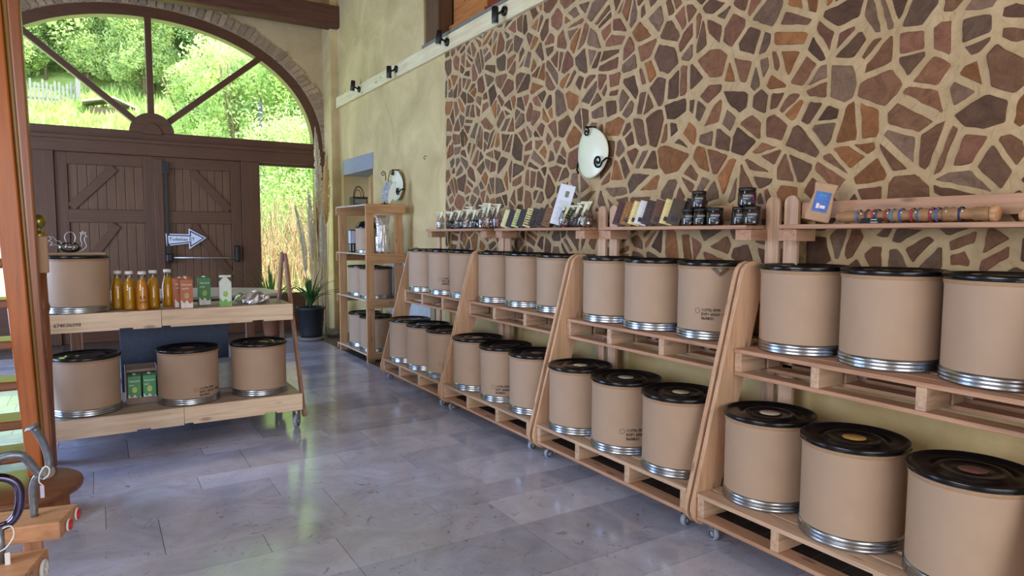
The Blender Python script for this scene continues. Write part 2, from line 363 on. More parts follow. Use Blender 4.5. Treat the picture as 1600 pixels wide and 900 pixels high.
# transom (structure), jambs
struct(MB().box(CX-AW, CX+AW, YD-.05, YD+.2, 2.76, 2.98).build('trim_3', brown('x'), None, .008))
struct(MB().box(CX-AW, CX+AW, YD-.085, YD-.04, 2.935, 2.99).box(CX+AW-.13, CX+AW, YD, YD+.2, 0, 2.78).box(CX-AW, CX-AW+.13, YD, YD+.2, 0, 2.78)
       .box(2.02, 2.30, YD-.02, YD+.2, 0, 2.78).box(-.74, -.46, YD-.02, YD+.2, 0, 2.78).build('trim_4', brown('z'), None, .006))
for nm, xa, xb in (('window_2', 2.30, CX+AW-.13), ('window_3', CX-AW+.13, -.74)):
    w = struct(thing(nm, (0, 0, 0), None, None))
    MB().box(xa, xb, YD+.04, YD+.14, 2.72, 2.78).box(xa, xb, YD+.04, YD+.14, .3, .62).build('window_frame', brown('x'), w)
    MB().add([(xa, YD+.1, .5), (xb, YD+.1, .5), (xb, YD+.1, 2.75), (xa, YD+.1, 2.75)], [(0, 1, 2, 3)]).build('pane', GL, w)
    MB().box(xa, xb, YD+.02, YD+.16, 0, .3).build('bottom_panel', brown('x'), w)
def leaf(name, xa, xb, sgn):
    d = struct(thing(name, (0, 0, 0), None, None)); y0, y1 = YD+.03, YD+.11; zt = 2.762; w = .155
    MB().box(xa, xa+w, y0, y1, 0, zt).box(xb-w, xb, y0, y1, 0, zt).build('stile', brown('z'), d, .006)
    MB().box(xa+w, xb-w, y0, y1, zt-.17, zt).box(xa+w, xb-w, y0, y1, 1.76, 1.95).box(xa+w, xb-w, y0, y1, 0, .28).build('rail', brown('x'), d, .006)
    k = 8; bw = (xb-xa-2*w)/k; p = MB()
    for i in range(k):
        c = rnd.uniform(.85, 1.25); p.box(xa+w+i*bw+.003, xa+w+(i+1)*bw-.003, y0+.035, y1-.015, .2, zt-.1)
    p.box(xa+w, xb-w, y1-.02, y1-.01, .2, zt-.1)
    p.build('plank_panel', wood('door_planks', (108, 75, 52), 'z', .45, .75, False), d, .004)
    for z0, z1 in ((1.95, zt-.17), (.9, 1.76)):
        xs = (xa+w, xa+w+.64*(xb-xa-2*w)) if sgn > 0 else (xb-w, xb-w-.64*(xb-xa-2*w))
        A = Vector((xs[0], 0, z0)); B = Vector((xs[1], 0, z1)); L_ = (B-A).length; an = math.atan2(B.z-A.z, B.x-A.x)
        MB().box(0.04, L_-.04, 0, .05, -.06, .06, M=T(A.x, y0+.002, A.z) @ RY(-an)).build('brace', brown('x'), d, .005)
    return d
dl = leaf('door_1', -.46, .80, 1); dr = leaf('door_2', .80, 2.02, -1)
MB().box(.78, .90, YD-.01, YD+.03, .02, 2.72).build('astragal', brown('z'), dl, .005)
b = MB(); b.box(.92, .98, YD-.03, YD+.03, 1.15, 1.42).box(.925, .965, YD-.02, YD+.02, 1.3, 2.6).box(.90, .99, YD-.03, YD+.02, 2.5, 2.68)
b.build('bolt_rod', M_black, dr, .004)
hb = MB(); hb.tube([(.95, YD-.07, 1.24), (1.93, YD-.07, 1.22)], .013, 10); hb.build('panic_bar', plain('brushed_bar', (200, 200, 205), .3, .8), dr)
MB().box(1.89, 1.96, YD-.1, YD+.03, 1.16, 1.42).box(.90, 1.0, YD-.1, YD+.03, 1.17, 1.30).build('panic_bar_housing', M_black, dr, .02)

# arrow sign pinned to the door
sg = thing('arrow_sign', (1.12, YD-.012, 1.52), 'white arrow-shaped sign with a blue border and handwriting, fixed on the right brown door leaf', 'sign')
def arrow(s_): return [(-.20*s_-.0, .085*s_), (.11, .065*s_+.0), (.11, .155*s_), (.34*s_ if s_ < 1 else .34, -.005), (.11, -.175*s_), (.11, -.075*s_), (-.20*s_, -.105*s_)]
a_o = [(-.21, .085), (.11, .075), (.11, .165), (.36, .02), (.11, -.155), (.11, -.065), (-.20, -.105)]
a_m = [(-.195, .07), (.125, .058), (.125, .138), (.335, .018), (.125, -.125), (.125, -.05), (-.187, -.088)]
a_i = [(-.178, .052), (.142, .04), (.142, .105), (.305, .015), (.142, -.093), (.142, -.034), (-.172, -.070)]
MB().prism(a_o, -.006, .006).build('board', M_white, sg); MB().prism(a_m, -.0075, -.005).build('border', plain('navy_border', (52, 60, 110), .6), sg)
MB().prism(a_i, -.009, -.006).build('face', plain('sign_white', (226, 230, 240), .6, var=.03), sg)
textmesh('Toilettes ET', .072, 'writing', M_ink, lambda x, y, z: (x-.165, -.0100, y-.025), sg)

# top beam
tag(MB().box(-3.9, XW+.02, 10.92, 11.16, 4.93, 5.27).build('ceiling_beam', wood('old_beam', (96, 58, 38), 'x', .7, .5), None, .02), 'dark brown old timber beam crossing in front of the arch top', 'beam')

# ---------------- stone inlay of the right wall (one surface, many pieces)
def clip(poly, nx, ny, c):
    out = []
    for i in range(len(poly)):
        a = poly[i]; b_ = poly[(i+1) % len(poly)]; da = a[0]*nx+a[1]*ny-c; db = b_[0]*nx+b_[1]*ny-c
        if da <= 0: out.append(a)
        if (da < 0 < db) or (db < 0 < da):
            t = da/(da-db); out.append((a[0]+(b_[0]-a[0])*t, a[1]+(b_[1]-a[1])*t))
    return out
SY0, SY1, SZ0, SZ1 = .3, 7.07, 1.18, 3.70
r5 = random.Random(12); pts = []
sx_ = .178; sz_ = .168; iy = 0; yy = SY0-sx_
while yy < SY1+sx_:
    zz = SZ0-sz_ + (iy % 2)*sz_/2
    while zz < SZ1+sz_:
        pts.append((yy+r5.uniform(-.62, .62)*sx_, zz+r5.uniform(-.62, .62)*sz_)); zz += sz_
    yy += sx_; iy += 1
def poly_area(p): return abs(sum(p[i][0]*p[(i+1) % len(p)][1]-p[(i+1) % len(p)][0]*p[i][1] for i in range(len(p))))/2
pieces = []
for i, p in enumerate(pts):
    nb_ = sorted((q for j, q in enumerate(pts) if j != i and abs(q[0]-p[0]) < .7 and abs(q[1]-p[1]) < .7), key=lambda q: (q[0]-p[0])**2+(q[1]-p[1])**2)[:18]
    poly = [(SY0, SZ0), (SY1, SZ0), (SY1, SZ1), (SY0, SZ1)]
    for q in nb_:
        dx, dy = q[0]-p[0], q[1]-p[1]; d = math.hypot(dx, dy); nx, ny = dx/d, dy/d
        poly = clip(poly, nx, ny, (p[0]+q[0])/2*nx+(p[1]+q[1])/2*ny-.011-r5.random()**2*.022)
        if len(poly) < 3: break
    if len(poly) < 3: continue
    A = poly_area(poly)
    if A > .013 and r5.random() < .6:
        cx_ = sum(v[0] for v in poly)/len(poly)+r5.uniform(-.015, .015); cz_ = sum(v[1] for v in poly)/len(poly)+r5.uniform(-.015, .015); a = r5.uniform(0, PI); nx, ny = math.cos(a), math.sin(a); g = r5.uniform(.008, .02)
        for s_ in (1, -1):
            pp = clip(poly, nx*s_, ny*s_, (cx_*nx+cz_*ny)*s_-g)
            if len(pp) > 2 and poly_area(pp) > .002: pieces.append(pp)
    elif A > .002: pieces.append(poly)
ST = MB(); tones = [s2l(c) for c in ((148, 106, 78), (156, 108, 78), (132, 98, 76), (176, 118, 72), (150, 120, 98), (140, 100, 72), (158, 108, 84), (122, 90, 70), (142, 112, 90))]
for poly in pieces:
    # rough outline: resample edges with jitter, drop the sharpest corner points
    pts2 = []
    for i in range(len(poly)):
        a = poly[i]; b_ = poly[(i+1) % len(poly)]; L_ = math.hypot(b_[0]-a[0], b_[1]-a[1]); k = max(1, int(L_/.035))
        if L_ < .012: continue
        for j in range(k):
            t = (j+(.14 if j == 0 else 0))/k; q = (a[0]+(b_[0]-a[0])*t, a[1]+(b_[1]-a[1])*t); pts2.append((q[0]+r5.uniform(-.0035, .0035), q[1]+r5.uniform(-.0035, .0035)))
        pts2.append((a[0]+(b_[0]-a[0])*.93, a[1]+(b_[1]-a[1])*.93))
    if len(pts2) < 4: continue
    cx_ = sum(v[0] for v in pts2)/len(pts2); cz_ = sum(v[1] for v in pts2)/len(pts2); m = len(pts2)
    h = r5.uniform(.004, .014); tx, tz = r5.uniform(-.04, .04), r5.uniform(-.04, .04)
    def hh(y, z): return h+(y-cx_)*tx+(z-cz_)*tz
    v0 = [(XW+.002, y, z) for y, z in pts2]; v1 = [(XW-hh(y, z)*.7, y, z) for y, z in pts2]
    v2 = [(XW-hh(y, z), cx_+(y-cx_)*.93, cz_+(z-cz_)*.93) for y, z in pts2]
    tn = tones[r5.randrange(len(tones))]; k = r5.uniform(.46, .84); tn = tuple(c*k for c in tn)
    ST.add(v0+v1+v2, [(i, (i+1) % m, (i+1) % m+m, i+m) for i in range(m)]+[(i+m, (i+1) % m+m, (i+1) % m+2*m, i+2*m) for i in range(m)]+[tuple(range(2*m, 3*m))], 0, False, None, tn)
def stone_mat():
    m, nt, b = base('wood_and_stone_pieces', (.2, .12, .08), .7, 0, .35); L = nt.links.new
    tc = N(nt, 'ShaderNodeTexCoord'); n1 = N(nt, 'ShaderNodeTexNoise', Scale=11.0, Detail=9.0, Roughness=.7, Distortion=1.6); L(tc.outputs['Object'], n1.inputs['Vector'])
    r = N(nt, 'ShaderNodeValToRGB'); e = r.color_ramp.elements; e[0].position = .3; e[1].position = .72; e[0].color = (.62, .58, .55, 1); e[1].color = (1.35, 1.3, 1.25, 1); L(n1.outputs['Fac'], r.inputs[0])
    at = N(nt, 'ShaderNodeVertexColor'); at.layer_name = 'tone'; mx = N(nt, 'ShaderNodeMix', _data_type='RGBA', _blend_type='MULTIPLY'); mx.inputs[0].default_value = 1
    L(at.outputs[0], mx.inputs[6]); L(r.outputs[0], mx.inputs[7]); L(mx.outputs[2], b.inputs['Base Color'])
    bp = N(nt, 'ShaderNodeBump', Strength=.9, Distance=.012); L(n1.outputs['Fac'], bp.inputs['Height']); L(bp.outputs[0], b.inputs['Normal']); return m
struct(ST.build('wall_right_inlay', stone_mat())).name = 'trim_5'
struct(MB().box(XW-.003, XW+.001, SY0-.5, SY1, SZ0-.02, SZ1+.02).build('trim_6', M_mortar))

# stone lintel over the niche, little door in it
struct(MB().box(XW-.015, XW+.44, 9.44, 10.84, 2.56, 2.80).build('trim_7', plain('blue_stone', (152, 154, 162), .8, var=.25, sc=60, bump=.6), None, .01))
struct(MB().box(XW+.10, XW+.18, 9.52, 9.86, 1.2, 2.5).build('trim_8', wood('niche_door', (178, 104, 58), 'z', .5), None, .004))
# loft opening: beams, panels and the ledge
struct(MB().box(XW+.02, XW+.2, 7.30, 7.64, 3.9, 5.3).build('trim_9', wood('old_post', (100, 72, 48), 'z', .8, .45)))
struct(MB().box(XW+.22, XW+.25, 6.5, 7.30, 3.9, 5.3).box(XW+.16, XW+.23, 6.45, 7.32, 3.9, 4.05).build('trim_10', wood('loft_panel', (190, 122, 66), 'y', .5)))
struct(MB().box(XW+.24, XW+.28, 4.3, 6.5, 3.9, 5.3).box(XW+.2, XW+.24, 6.0, 6.1, 3.9, 5.3).box(XW+.2, XW+.24, 5.2, 5.3, 3.9, 5.3).build('trim_11', wood('mahogany', (138, 62, 40), 'z', .4)))
struct(MB().box(XW-.02, XW+.3, OY0, 7.68, 3.83, 3.89).build('trim_12', plain('grey_ledge', (124, 118, 112), .7, var=.15)))
# long pale rail carrying the spots
tag(MB().box(XW-.045, XW-.004, .2, 11.04, 3.665, 3.835).build('lamp_rail', wood('pale_rail', (232, 216, 176), 'y', .6, .85), None, .003),
    'long pale wooden board fixed along the right wall carrying four black spotlights', 'board')

# ================================================================== FIBRE DRUMS
R0, H0 = .216, .455
def drum_proto():
    t = thing('fibre_drum', (0, 0, 0), 'x', 'drum', 'cardboard fibre drums')
    MB().lathe([(R0-.004, .012), (R0, .03), (R0, H0-.05), (R0+.0015, H0-.047), (R0+.0015, H0-.028), (R0-.002, H0-.024)], 72).build('shell', M_card, t)
    # slightly wavy cardboard edge right under the lid
    vs = []; n = 72
    MB().lathe([(R0+.003, H0-.043), (R0+.0045, H0-.040), (R0+.0045, H0-.028), (R0+.002, H0-.022)], 72).build('rolled_edge', M_cardedge, t)
    MB().lathe([(R0-.01, 0), (R0+.004, .002), (R0+.007, .007), (R0+.004, .013), (R0+.003, .018), (R0+.006, .024), (R0+.003, .030), (R0+.003, .036), (R0+.007, .042), (R0+.003, .048), (R0+.001, .056), (R0-.002, .056)], 72).build('bottom_band', M_steel, t)
    Rl = R0+.011
    lid = MB().lathe([(R0-.004, H0-.026), (Rl-.003, H0-.025), (Rl, H0-.021), (Rl, H0-.008), (Rl-.002, H0-.002), (Rl-.008, H0), (Rl-.014, H0-.003), (Rl-.02, H0-.014),
                      (Rl-.045, H0-.018), (.135, H0-.018), (.128, H0-.010), (.120, H0-.006), (.100, H0-.006), (.094, H0-.012), (.06, H0-.012), (.055, H0-.009), (.0, H0-.009)], 72)
    for k in range(12):
        a = 2*PI*k/12; lid.box(Rl-.0015, Rl+.002, -.022, .022, H0-.0215, H0-.0185, M=RZ(a))
    lid.build('lid', M_lid, t)
    return t
DR0 = drum_proto()
def stamp(parent, ang, z, sz=.021, dx=0):
    Rr = (R0+.0012)
    def fn(x, y, zz): a = ang+(x+dx)/Rr; return (Rr*math.cos(a), Rr*math.sin(a), z+y)
    textmesh('11/776 /9/99\nEXP1 60263 / 48686\n06/08/21', sz, 'stamp', M_ink, fn, parent, spacing=1.1, bold=.03)
    m = MB(); pts = []
    for k in range(25):
        a = 2*PI*k/24; pts.append(Vector(fn(-.024+.015*math.cos(a), .002+.015*math.sin(a), 0))+Vector((math.cos(ang), math.sin(ang), 0))*.0003)
    m.tube(pts, .0009, 4, cap=False)
    m.build('stamp_ring', M_ink, parent)
def sticker(parent, rgb, name, ang=0):
    s_ = MB().lathe([(.050, H0-.0089), (.049, H0-.0078), (0, H0-.0078)], 28)
    o = s_.build('lid_sticker', plain('sticker_'+name, rgb, .4, var=.25, sc=45), parent); o.scale = (1, 1, 1)
    o['label'] = name + ' round sticker'; 
    return o
first = [True]
def drum(x, y, z, label, stmp=None, stick=None, sc=1.0, tilt=0, grp='cardboard fibre drums', rz=None, sz=None):
    if first[0]:
        d = DR0; first[0] = False; d['label'] = label
        d.location = (x, y, z)
    else: d = dup(DR0, (x, y, z), None, label, None, None, ('stamp', 'stamp_ring', 'lid_sticker', 'latch'))
    d['group'] = grp; d.scale = (sc, sc, sz or (sc if sc > .98 else 1)); d.rotation_euler = (0, tilt, rz if rz is not None else rnd.uniform(-.2, .2))
    if stmp is not None: PEND.append((d, stmp))
    if stick: PENS.append((d, stick))
    return d
PEND = []; PENS = []
GL_ = 'cardboard drums on the lower tiers of the rolling shelves'; GU = 'cardboard drums on the upper tiers of the rolling shelves'
UN = ['farthest rolling shelf', 'second rolling shelf', 'third rolling shelf', 'nearest rolling shelf']
LOW = [[(2.863, 6.716), (2.863, 6.235), (2.873, 5.775)], [(2.869, 5.20), (2.888, 4.738), (2.889, 4.277)], [(2.868, 3.705), (2.872, 3.231), (2.873, 2.755)], [(2.925, 2.185), (2.895, 1.712), (2.89, 1.225)]]
UPP = [[(3.06, 6.66), (3.09, 6.215), (3.11, 5.775)], [(3.147, 5.262), (3.165, 4.81), (3.175, 4.345)], [(3.140, 3.693), (3.140, 3.247), (3.165, 2.79)], [(3.185, 2.195), (3.19, 1.735), (3.195, 1.272)]]
POS = ['left', 'middle', 'right']
for u in range(4):
    for k in range(3):
        x, y = LOW[u][k]
        stmp = {(0, 2): (3.95, .14, .024), (1, 1): (3.75, .13, .024), (2, 1): (4.02, .15, .024)}.get((u, k))
        st = {(2, 0): ((226, 214, 186), 'cream'), (2, 1): ((196, 190, 174), 'grey'), (2, 2): ((206, 196, 160), 'beige'), (3, 0): ((214, 196, 172), 'white and orange'), (3, 1): ((206, 160, 84), 'yellow'), (3, 2): ((128, 84, 76), 'dark red'),
              (1, 0): ((150, 146, 140), 'pale'), (1, 2): ((120, 100, 96), 'brownish')}.get((u, k))
        extra = ''
        if stmp: extra = ', printed with a stamp'
        elif st: extra = ', %s lid sticker' % st[1]
        drum(x, y, .246, 'fibre drum, %s on lower tier of %s%s' % (POS[k], UN[u], extra), stmp, st, 1.0 if k != 1 or u != 1 else .985, -.02 if (u, k) == (1, 1) else 0, GL_)
    for k in range(3):
        x, y = UPP[u][k]
        stmp = {(0, 1): (3.9, .16, .024), (2, 2): (3.55, .17, .022)}.get((u, k))
        extra = ', printed with a stamp' if stmp else ''
        if (u, k) == (2, 2): extra = ', clear film under its lid'
        if (u, k) == (1, 1): extra = ', clasp on its steel band'
        d = drum(x, y, .996, 'fibre drum, %s on upper tier of %s%s' % (POS[k], UN[u], extra), stmp, None, .965 if u < 3 else 1.0, 0, GU)
        if (u, k) == (2, 2):
            f_ = MB(); rr = R0+.014; rows = []
            for i in range(8):
                a = 3.88+i*.062
                rows.append([(rr*math.cos(a), rr*math.sin(a), H0-.03), ((rr+.004)*math.cos(a), (rr+.004)*math.sin(a), H0-.032-(.045-abs(i-3.2)*.012)*.5), (rr*math.cos(a+.02), rr*math.sin(a+.02), H0-.034-max(0, .05-abs(i-3.2)*.013))])
            v = [p for r_ in rows for p in r_]; fs = [(i*3+j, i*3+j+1, i*3+j+4, i*3+j+3) for i in range(7) for j in range(2)]
            o = f_.add(v, fs).build('film_scrap', glass('clear_film', (.8, .8, .8), .2, .15), d); md = o.modifiers.new('s', 'SOLIDIFY'); md.thickness = .0006
        if (u, k) == (1, 1):
            MB().box(R0+.004, R0+.012, -.03, .03, .016, .034, M=RZ(4.35)).box(R0+.010, R0+.018, -.012, .022, .020, .030, M=RZ(4.35)).build('latch', M_steel, d, .001)

# ================================================================== ROLLING DISPLAY UNITS MADE OF PALLETS
PW = .722     # half length of a pallet
def pallet(parent, x0, ztop, depth, first_):
    p = MB()
    for a in (0, .115, .25, .385, .50, depth-.1): p.box(x0+a, x0+a+.098, -PW, PW, ztop-.022, ztop)
    deck = p.build('pallet', redpine('y') if first_ else pine('y'), parent, .003)
    for k in range(4):
        yb = (-PW+.023, -.245, .245, PW-.023)[k]
        for a, w in ((.006, .20), (depth*.5-.05, .10), (depth-.15, .145)): MB().box(x0+a, x0+a+w, yb-.022, yb+.022, ztop-.123, ztop-.0225).build('block', pine('x'), deck, .003)
    for a in (.03, depth*.5-.02, depth-.12): MB().box(x0+a-.025, x0+a+.07, -PW, PW, ztop-.145, ztop-.1235).build('bottom_board', redpine('y'), deck, .003)
    return deck
def slat_poly(xb, zb, xt, zt, w, n=8):
    a = math.atan2(zt-zb, xt-xb); nx, nz = math.sin(a)*w/2, -math.cos(a)*w/2; out = []
    for k in range(n+1): t = a+PI/2-PI+ -PI*k/n; out.append((xb+w/2*math.cos(a-PI/2-PI*k/n), zb+w/2*math.sin(a-PI/2-PI*k/n)))
    for k in range(n+1): out.append((xt+w/2*math.cos(a+PI/2-PI*k/n), zt+w/2*math.sin(a+PI/2-PI*k/n)))
    return out
def caster(parent, x, y, rz=0):
    c = MB(); c.lathe([(.018, .092), (.018, .102)], 16).box(-.02, .02, -.018, -.015, .045, .094).box(-.02, .02, .015, .018, .045, .094).box(-.02, .02, -.018, .018, .09, .094)
    c.tube([(0, -.02, .036), (0, .02, .036)], .005, 8)
    o = c.build('caster', plain('zinc', (170, 172, 176), .35, .9), parent); o.location = (x, y, 0); o.rotation_euler = (0, 0, rz)
    w = MB().lathe([(.012, -.011), (.020, -.011), (.026, -.013), (.034, -.011), (.036, -.006), (.036, .006), (.034, .011), (.026, .013), (.020, .011), (.012, .011)], 28, M=T(0, 0, .036) @ RX(PI/2))
    w.lathe([(.012, -.008), (.012, .008)], 16, 1, M=T(0, 0, .036) @ RX(PI/2))
    w.lathe([(.026, -.0135), (.020, -.0125)], 24, 1, M=T(0, 0, .036) @ RX(PI/2), cap=False).lathe([(.026, .0135), (.020, .0125)], 24, 1, M=T(0, 0, .036) @ RX(PI/2), cap=False)
    w.build('wheel', [M_rubber, M_black], o)
    return o
def unit_proto():
    t = thing('rolling_shelf', (2.65, 0, 0), 'x', 'shelf unit', 'rolling pallet shelf units along the stone wall')
    pallet(t, 0, .245, .80, False); pallet(t, .26, .995, .56, True)
    for s_ in (-1, 1):
        y0 = s_*.740
        m = MB().prism(slat_poly(.072, .15, .405, 1.372, .185), y0-.0135, y0-.0005, 'xz').prism(slat_poly(.072, .15, .405, 1.372, .178), y0+.0005, y0+.0135, 'xz')
        m.build('side_board', wood('birch_side', (212, 172, 138), 'z', .6, .75), t, .003)
        yc = s_*.700
        pl = [(yc-.045, .16), (yc+.045, .16), (yc+.045, 1.785)]+[(yc+.045*math.cos(PI*k/10), 1.785+.045*math.sin(PI*k/10)) for k in range(1, 10)]+[(yc-.045, 1.785)]
        MB().prism(pl, .675, .70, 'yz').build('upright', wood('light_upright', (214, 176, 146), 'z'), t, .003)
        yb = s_*.615
        MB().box(.53, .70, yb-.055, yb+.055, 1.575, 1.638).build('bracket', redpine('x'), t, .003)
    MB().box(.50, .67, -.655, .655, 1.640, 1.664).build('shelf_board', redpine('y'), t, .006)
    MB().box(.705, .725, -.655, .655, 1.70, 1.79).build('back_rail', redpine('y'), t, .003)
    for s_ in (-1, 1):
        for xx in (.07, .72): caster(t, xx, s_*.66, rnd.uniform(-.6, .6))
    return t
UP0 = unit_proto(); UY = [6.265, 4.75, 3.212, 1.69]
ulab = ['farthest rolling pallet shelf unit, bagged sweets on its top board', 'rolling pallet shelf unit with white card and dark chocolate bars on its top board',
        'rolling pallet shelf unit with stacked dark jars and chocolate bars on its top board', 'nearest rolling pallet shelf unit, with the rainstick on its top board']
UO = []
for k, y in enumerate(UY):
    u = UP0 if k == 0 else dup(UP0, (2.65, y, 0)); u.location = (2.65, y, 0); u['label'] = ulab[k]; UO.append(u)
for ch in UO[3].children:                                   # the two near front casters are turned differently
    if ch.name.startswith('caster') and ch.location.x < .1 and ch.location.y > 0: ch.rotation_euler = (0, 0, 1.25)

# ================================================================== TABLE (double pallet trolley on the left)
tb = thing('pallet_table', (.5, 5.9, 0), 'two-tier rolling pallet table with solid pale front boards, in front of the brown door', 'table')
X0, X1, XS = -.42-.5, 1.40-.5, .52-.5
def tray(ztop, yf, depth, seam, nm, h=.135):
    d = MB().box(X0, X1, yf+.022, yf+depth, ztop-.024, ztop-.001).build(nm, wood('grey_deck', (178, 160, 146), 'x', .5), tb, .002)
    for a, b_, pl in ((X0, seam-.0015, 0), (seam+.0015, X1, 1)):
        n_ = .03; zb = ztop-h
        poly = [(a+.06, zb), (b_-.05-(b_-a)*.28, zb), (b_-.05-(b_-a)*.28, zb+.012), (b_-.05-(b_-a)*.28+.09, zb+.012), (b_-.05-(b_-a)*.28+.09, zb), (b_, zb), (b_, ztop), (a, ztop), (a, zb+.012), (a+.06, zb+.012)]
        MB().prism(poly, yf, yf+.022, 'xz').build('front_board', wood('pale_front', (240, 216, 188), 'x', .6, .78), d, .002)
    for xx in (X0+.01, seam-.1, seam+.1, X1-.03): MB().box(xx, xx+.02, yf+.025, yf+depth-.022, ztop-.12, ztop-.026).build('joist', pine('y'), d)
    MB().box(X0, X1, yf+depth-.02, yf+depth, ztop-.12, ztop-.0245).build('rear_board', pine('x'), d)
    return d
tray(.295, 5.52-5.9, .80, XS, 'lower_tray'); tray(1.015, 5.78-5.9, .56, XS-.11, 'upper_tray')
for xx in (X0-.014, X1+.014):
    MB().prism(slat_poly(-.36, .13, .16, 1.40, .07), xx-.011, xx+.011, 'yz').build('slanted_rail', wood('brown_rail', (150, 112, 92), 'z', .6), tb, .003)
    MB().box(xx-.011, xx+.011, .32, .40, .12, 1.0).build('upright', wood('brown_rail', (150, 112, 92), 'z', .6), tb, .003)
    MB().prism(slat_poly(.36, .95, .19, 1.41, .07), xx-.011+.0, xx+.011, 'yz', M=T(-.024, 0, 0)).build('rear_rail', wood('brown_rail', (150, 112, 92), 'z', .6), tb, .003)
for xx in (X0+.06, X1-.035):
    for yy in (-.31, .34): c = caster(tb, xx, yy, .9); c.scale = (1.3, 1.3, 1.55)
def fn674(x, y, z): return (x-.78+.0, 5.78-5.9-.0006, y+.925)
textmesh('674K06098', .036, 'stencil', M_ink, fn674, tb)
textmesh('IPPC', .026, 'stencil', plain('faded_ink', (150, 120, 96), .8), lambda x, y, z: (x-.36-.85+.18, 5.78-5.9-.0006, y+.93), tb)
GT = 'cardboard drums on the pallet table'
drum(-.095, 5.79, .296, 'wide fibre drum at the left end of the pallet table\'s lower tier', None, None, 1.0, 0, GT, sz=.93)
drum(.585, 5.775, .296, 'stamped fibre drum in the middle of the pallet table\'s lower tier', (4.95, .12, .024), ((120, 66, 60), 'dark red'), 1.0, 0, GT, sz=.93)
drum(1.12, 5.80, .296, 'fibre drum at the right end of the pallet table\'s lower tier', None, None, .985, 0, GT, sz=.93)
drum(-.135, 5.99, 1.016, 'fibre drum on top of the pallet table, glass hen above it', None, None, 1.0, 0, GT, sz=.93)
# plank on the drum and the glass hen
tag(MB().box(-.34, .06, 5.90, 6.06, 1.016+.4235, 1.016+.441).build('small_board', wood('thin_board', (176, 150, 126), 'x'), None, .003), 'thin wooden board lying on the lid of the drum on the table', 'board')
hen = thing('wire_hen', (-.165, 5.98, 1.457), 'clear hen-shaped bowl of wire and glass standing on the thin board', 'ornament')
gw = plain('hen_wire', (206, 206, 212), .35, .5)
m = MB(); m.lathe([(.02, .002), (.045, .010), (.062, .035), (.060, .055), (.040, .075), (.037, .075), (.056, .055), (.058, .036), (.042, .013), (.0, .005)], 28, M=Matrix.Diagonal((1.15, .8, 1, 1)))
m.build('bowl', glass('hen_glass', (.94, .96, .98), .25), hen)
w = MB(); W_ = .0028
w.tube([(.05, 0, .03), (.075, 0, .06), (.07, 0, .10), (.075, 0, .13), (.09, 0, .14), (.112, 0, .12), (.10, 0, .118), (.095, 0, .09), (.105, 0, .05), (.08, 0, .02), (.05, 0, .005)], W_, 6, sm=4)
w.tube([(.075, 0, .132), (.07, 0, .15), (.082, 0, .145), (.085, 0, .16), (.095, 0, .147), (.105, 0, .155), (.10, 0, .136)], W_, 6, sm=4)
w.tube([(-.05, 0, .035), (-.08, 0, .06), (-.12, 0, .055), (-.105, 0, .075), (-.13, 0, .09), (-.11, 0, .10), (-.125, 0, .12), (-.10, 0, .115), (-.08, 0, .09), (-.06, 0, .085), (-.045, 0, .06)], W_, 6, sm=4)
w.tube([(-.02+.0, 0, .075), (-.03, 0, .12), (-.01, 0, .15), (.02, 0, .15), (.038, 0, .12), (.03, 0, .078)], W_, 6, sm=4); w.build('wire_outline', gw, hen)

# juice bottles
def bottle_proto():
    t = thing('juice_bottle', (0, 0, 0), 'x', 'bottle', 'bottles of yellow juice on the table')
    pr = [(.0, .004), (.036, .0), (.043, .006), (.044, .02), (.044, .150), (.042, .175), (.033, .215), (.026, .238), (.024, .268), (.026, .272), (.026, .280)]
    jm, nt, b = base('yellow_juice', s2l((255, 208, 40)), .3, 0, .6); tl_ = N(nt, 'ShaderNodeBsdfTranslucent'); tl_.inputs[0].default_value = (*s2l((255, 216, 50)), 1); mx_ = N(nt, 'ShaderNodeMixShader'); mx_.inputs[0].default_value = .5; nt.links.new(b.outputs[0], mx_.inputs[1]); nt.links.new(tl_.outputs[0], mx_.inputs[2]); nt.links.new(mx_.outputs[0], nt.nodes['Material Output'].inputs[0])
    MB().lathe([(.0, .004)]+[(r-.0015, z+.001) for r, z in pr[1:8]]+[(.0, .240)], 32, cap=False).build('juice', jm, t)
    MB().lathe(pr, 32, cap=False).build('glass_body', glass('bottle_glass', (.95, .95, .9), .25, .03), t)
    MB().lathe([(.028, .276), (.0285, .279), (.0285, .295), (.026, .299), (0, .299)], 28).build('cap', M_white, t)
    MB().lathe([(.009, 0), (.009, .0006), (0, .0006)], 16, M=T(0, -.0445, .17) @ RX(PI/2)).box(-.003, .003, -.0452, -.0445, .155, .166).build('print', M_white, t)
    return t
bp_ = None
for i, (x, y, lb) in enumerate([(.132, 6.01, 'juice bottle nearest the big drum, leftmost in the row of yellow bottles'), (.206, 5.895, 'yellow juice bottle second from the left on the pallet table'),
                               (.290, 5.832, 'amber juice bottle standing frontmost of the five, dark writing on it'), (.372, 5.955, 'yellow juice bottle half hidden behind the amber bottle'), (.482, 6.07, 'yellow juice bottle nearest the brown cartons, rightmost of the row')]):
    b = bottle_proto() if i == 0 else dup(bp_, (x, y, 1.016)); b.location = (x, y, 1.016); b['label'] = lb
    if i == 0: bp_ = b
    if i == 2:
        for ch in b.children:
            if ch.name.startswith('juice'):
                ch.data = ch.data.copy(); jm, nt, bb = base('amber_juice', s2l((240, 164, 40)), .3, 0, .6); ch.data.materials[0] = jm
        textmesh('JUS', .03, 'lettering', M_ink, lambda x, y, z: ((.0448)*math.sin((x-.022)/.0448), -(.0448)*math.cos((x-.022)/.0448), y+.09), b)
        textmesh('pomme', .018, 'lettering', M_ink, lambda x, y, z: ((.0448)*math.sin((x-.022)/.0448), -(.0448)*math.cos((x-.022)/.0448), y+.06), b)

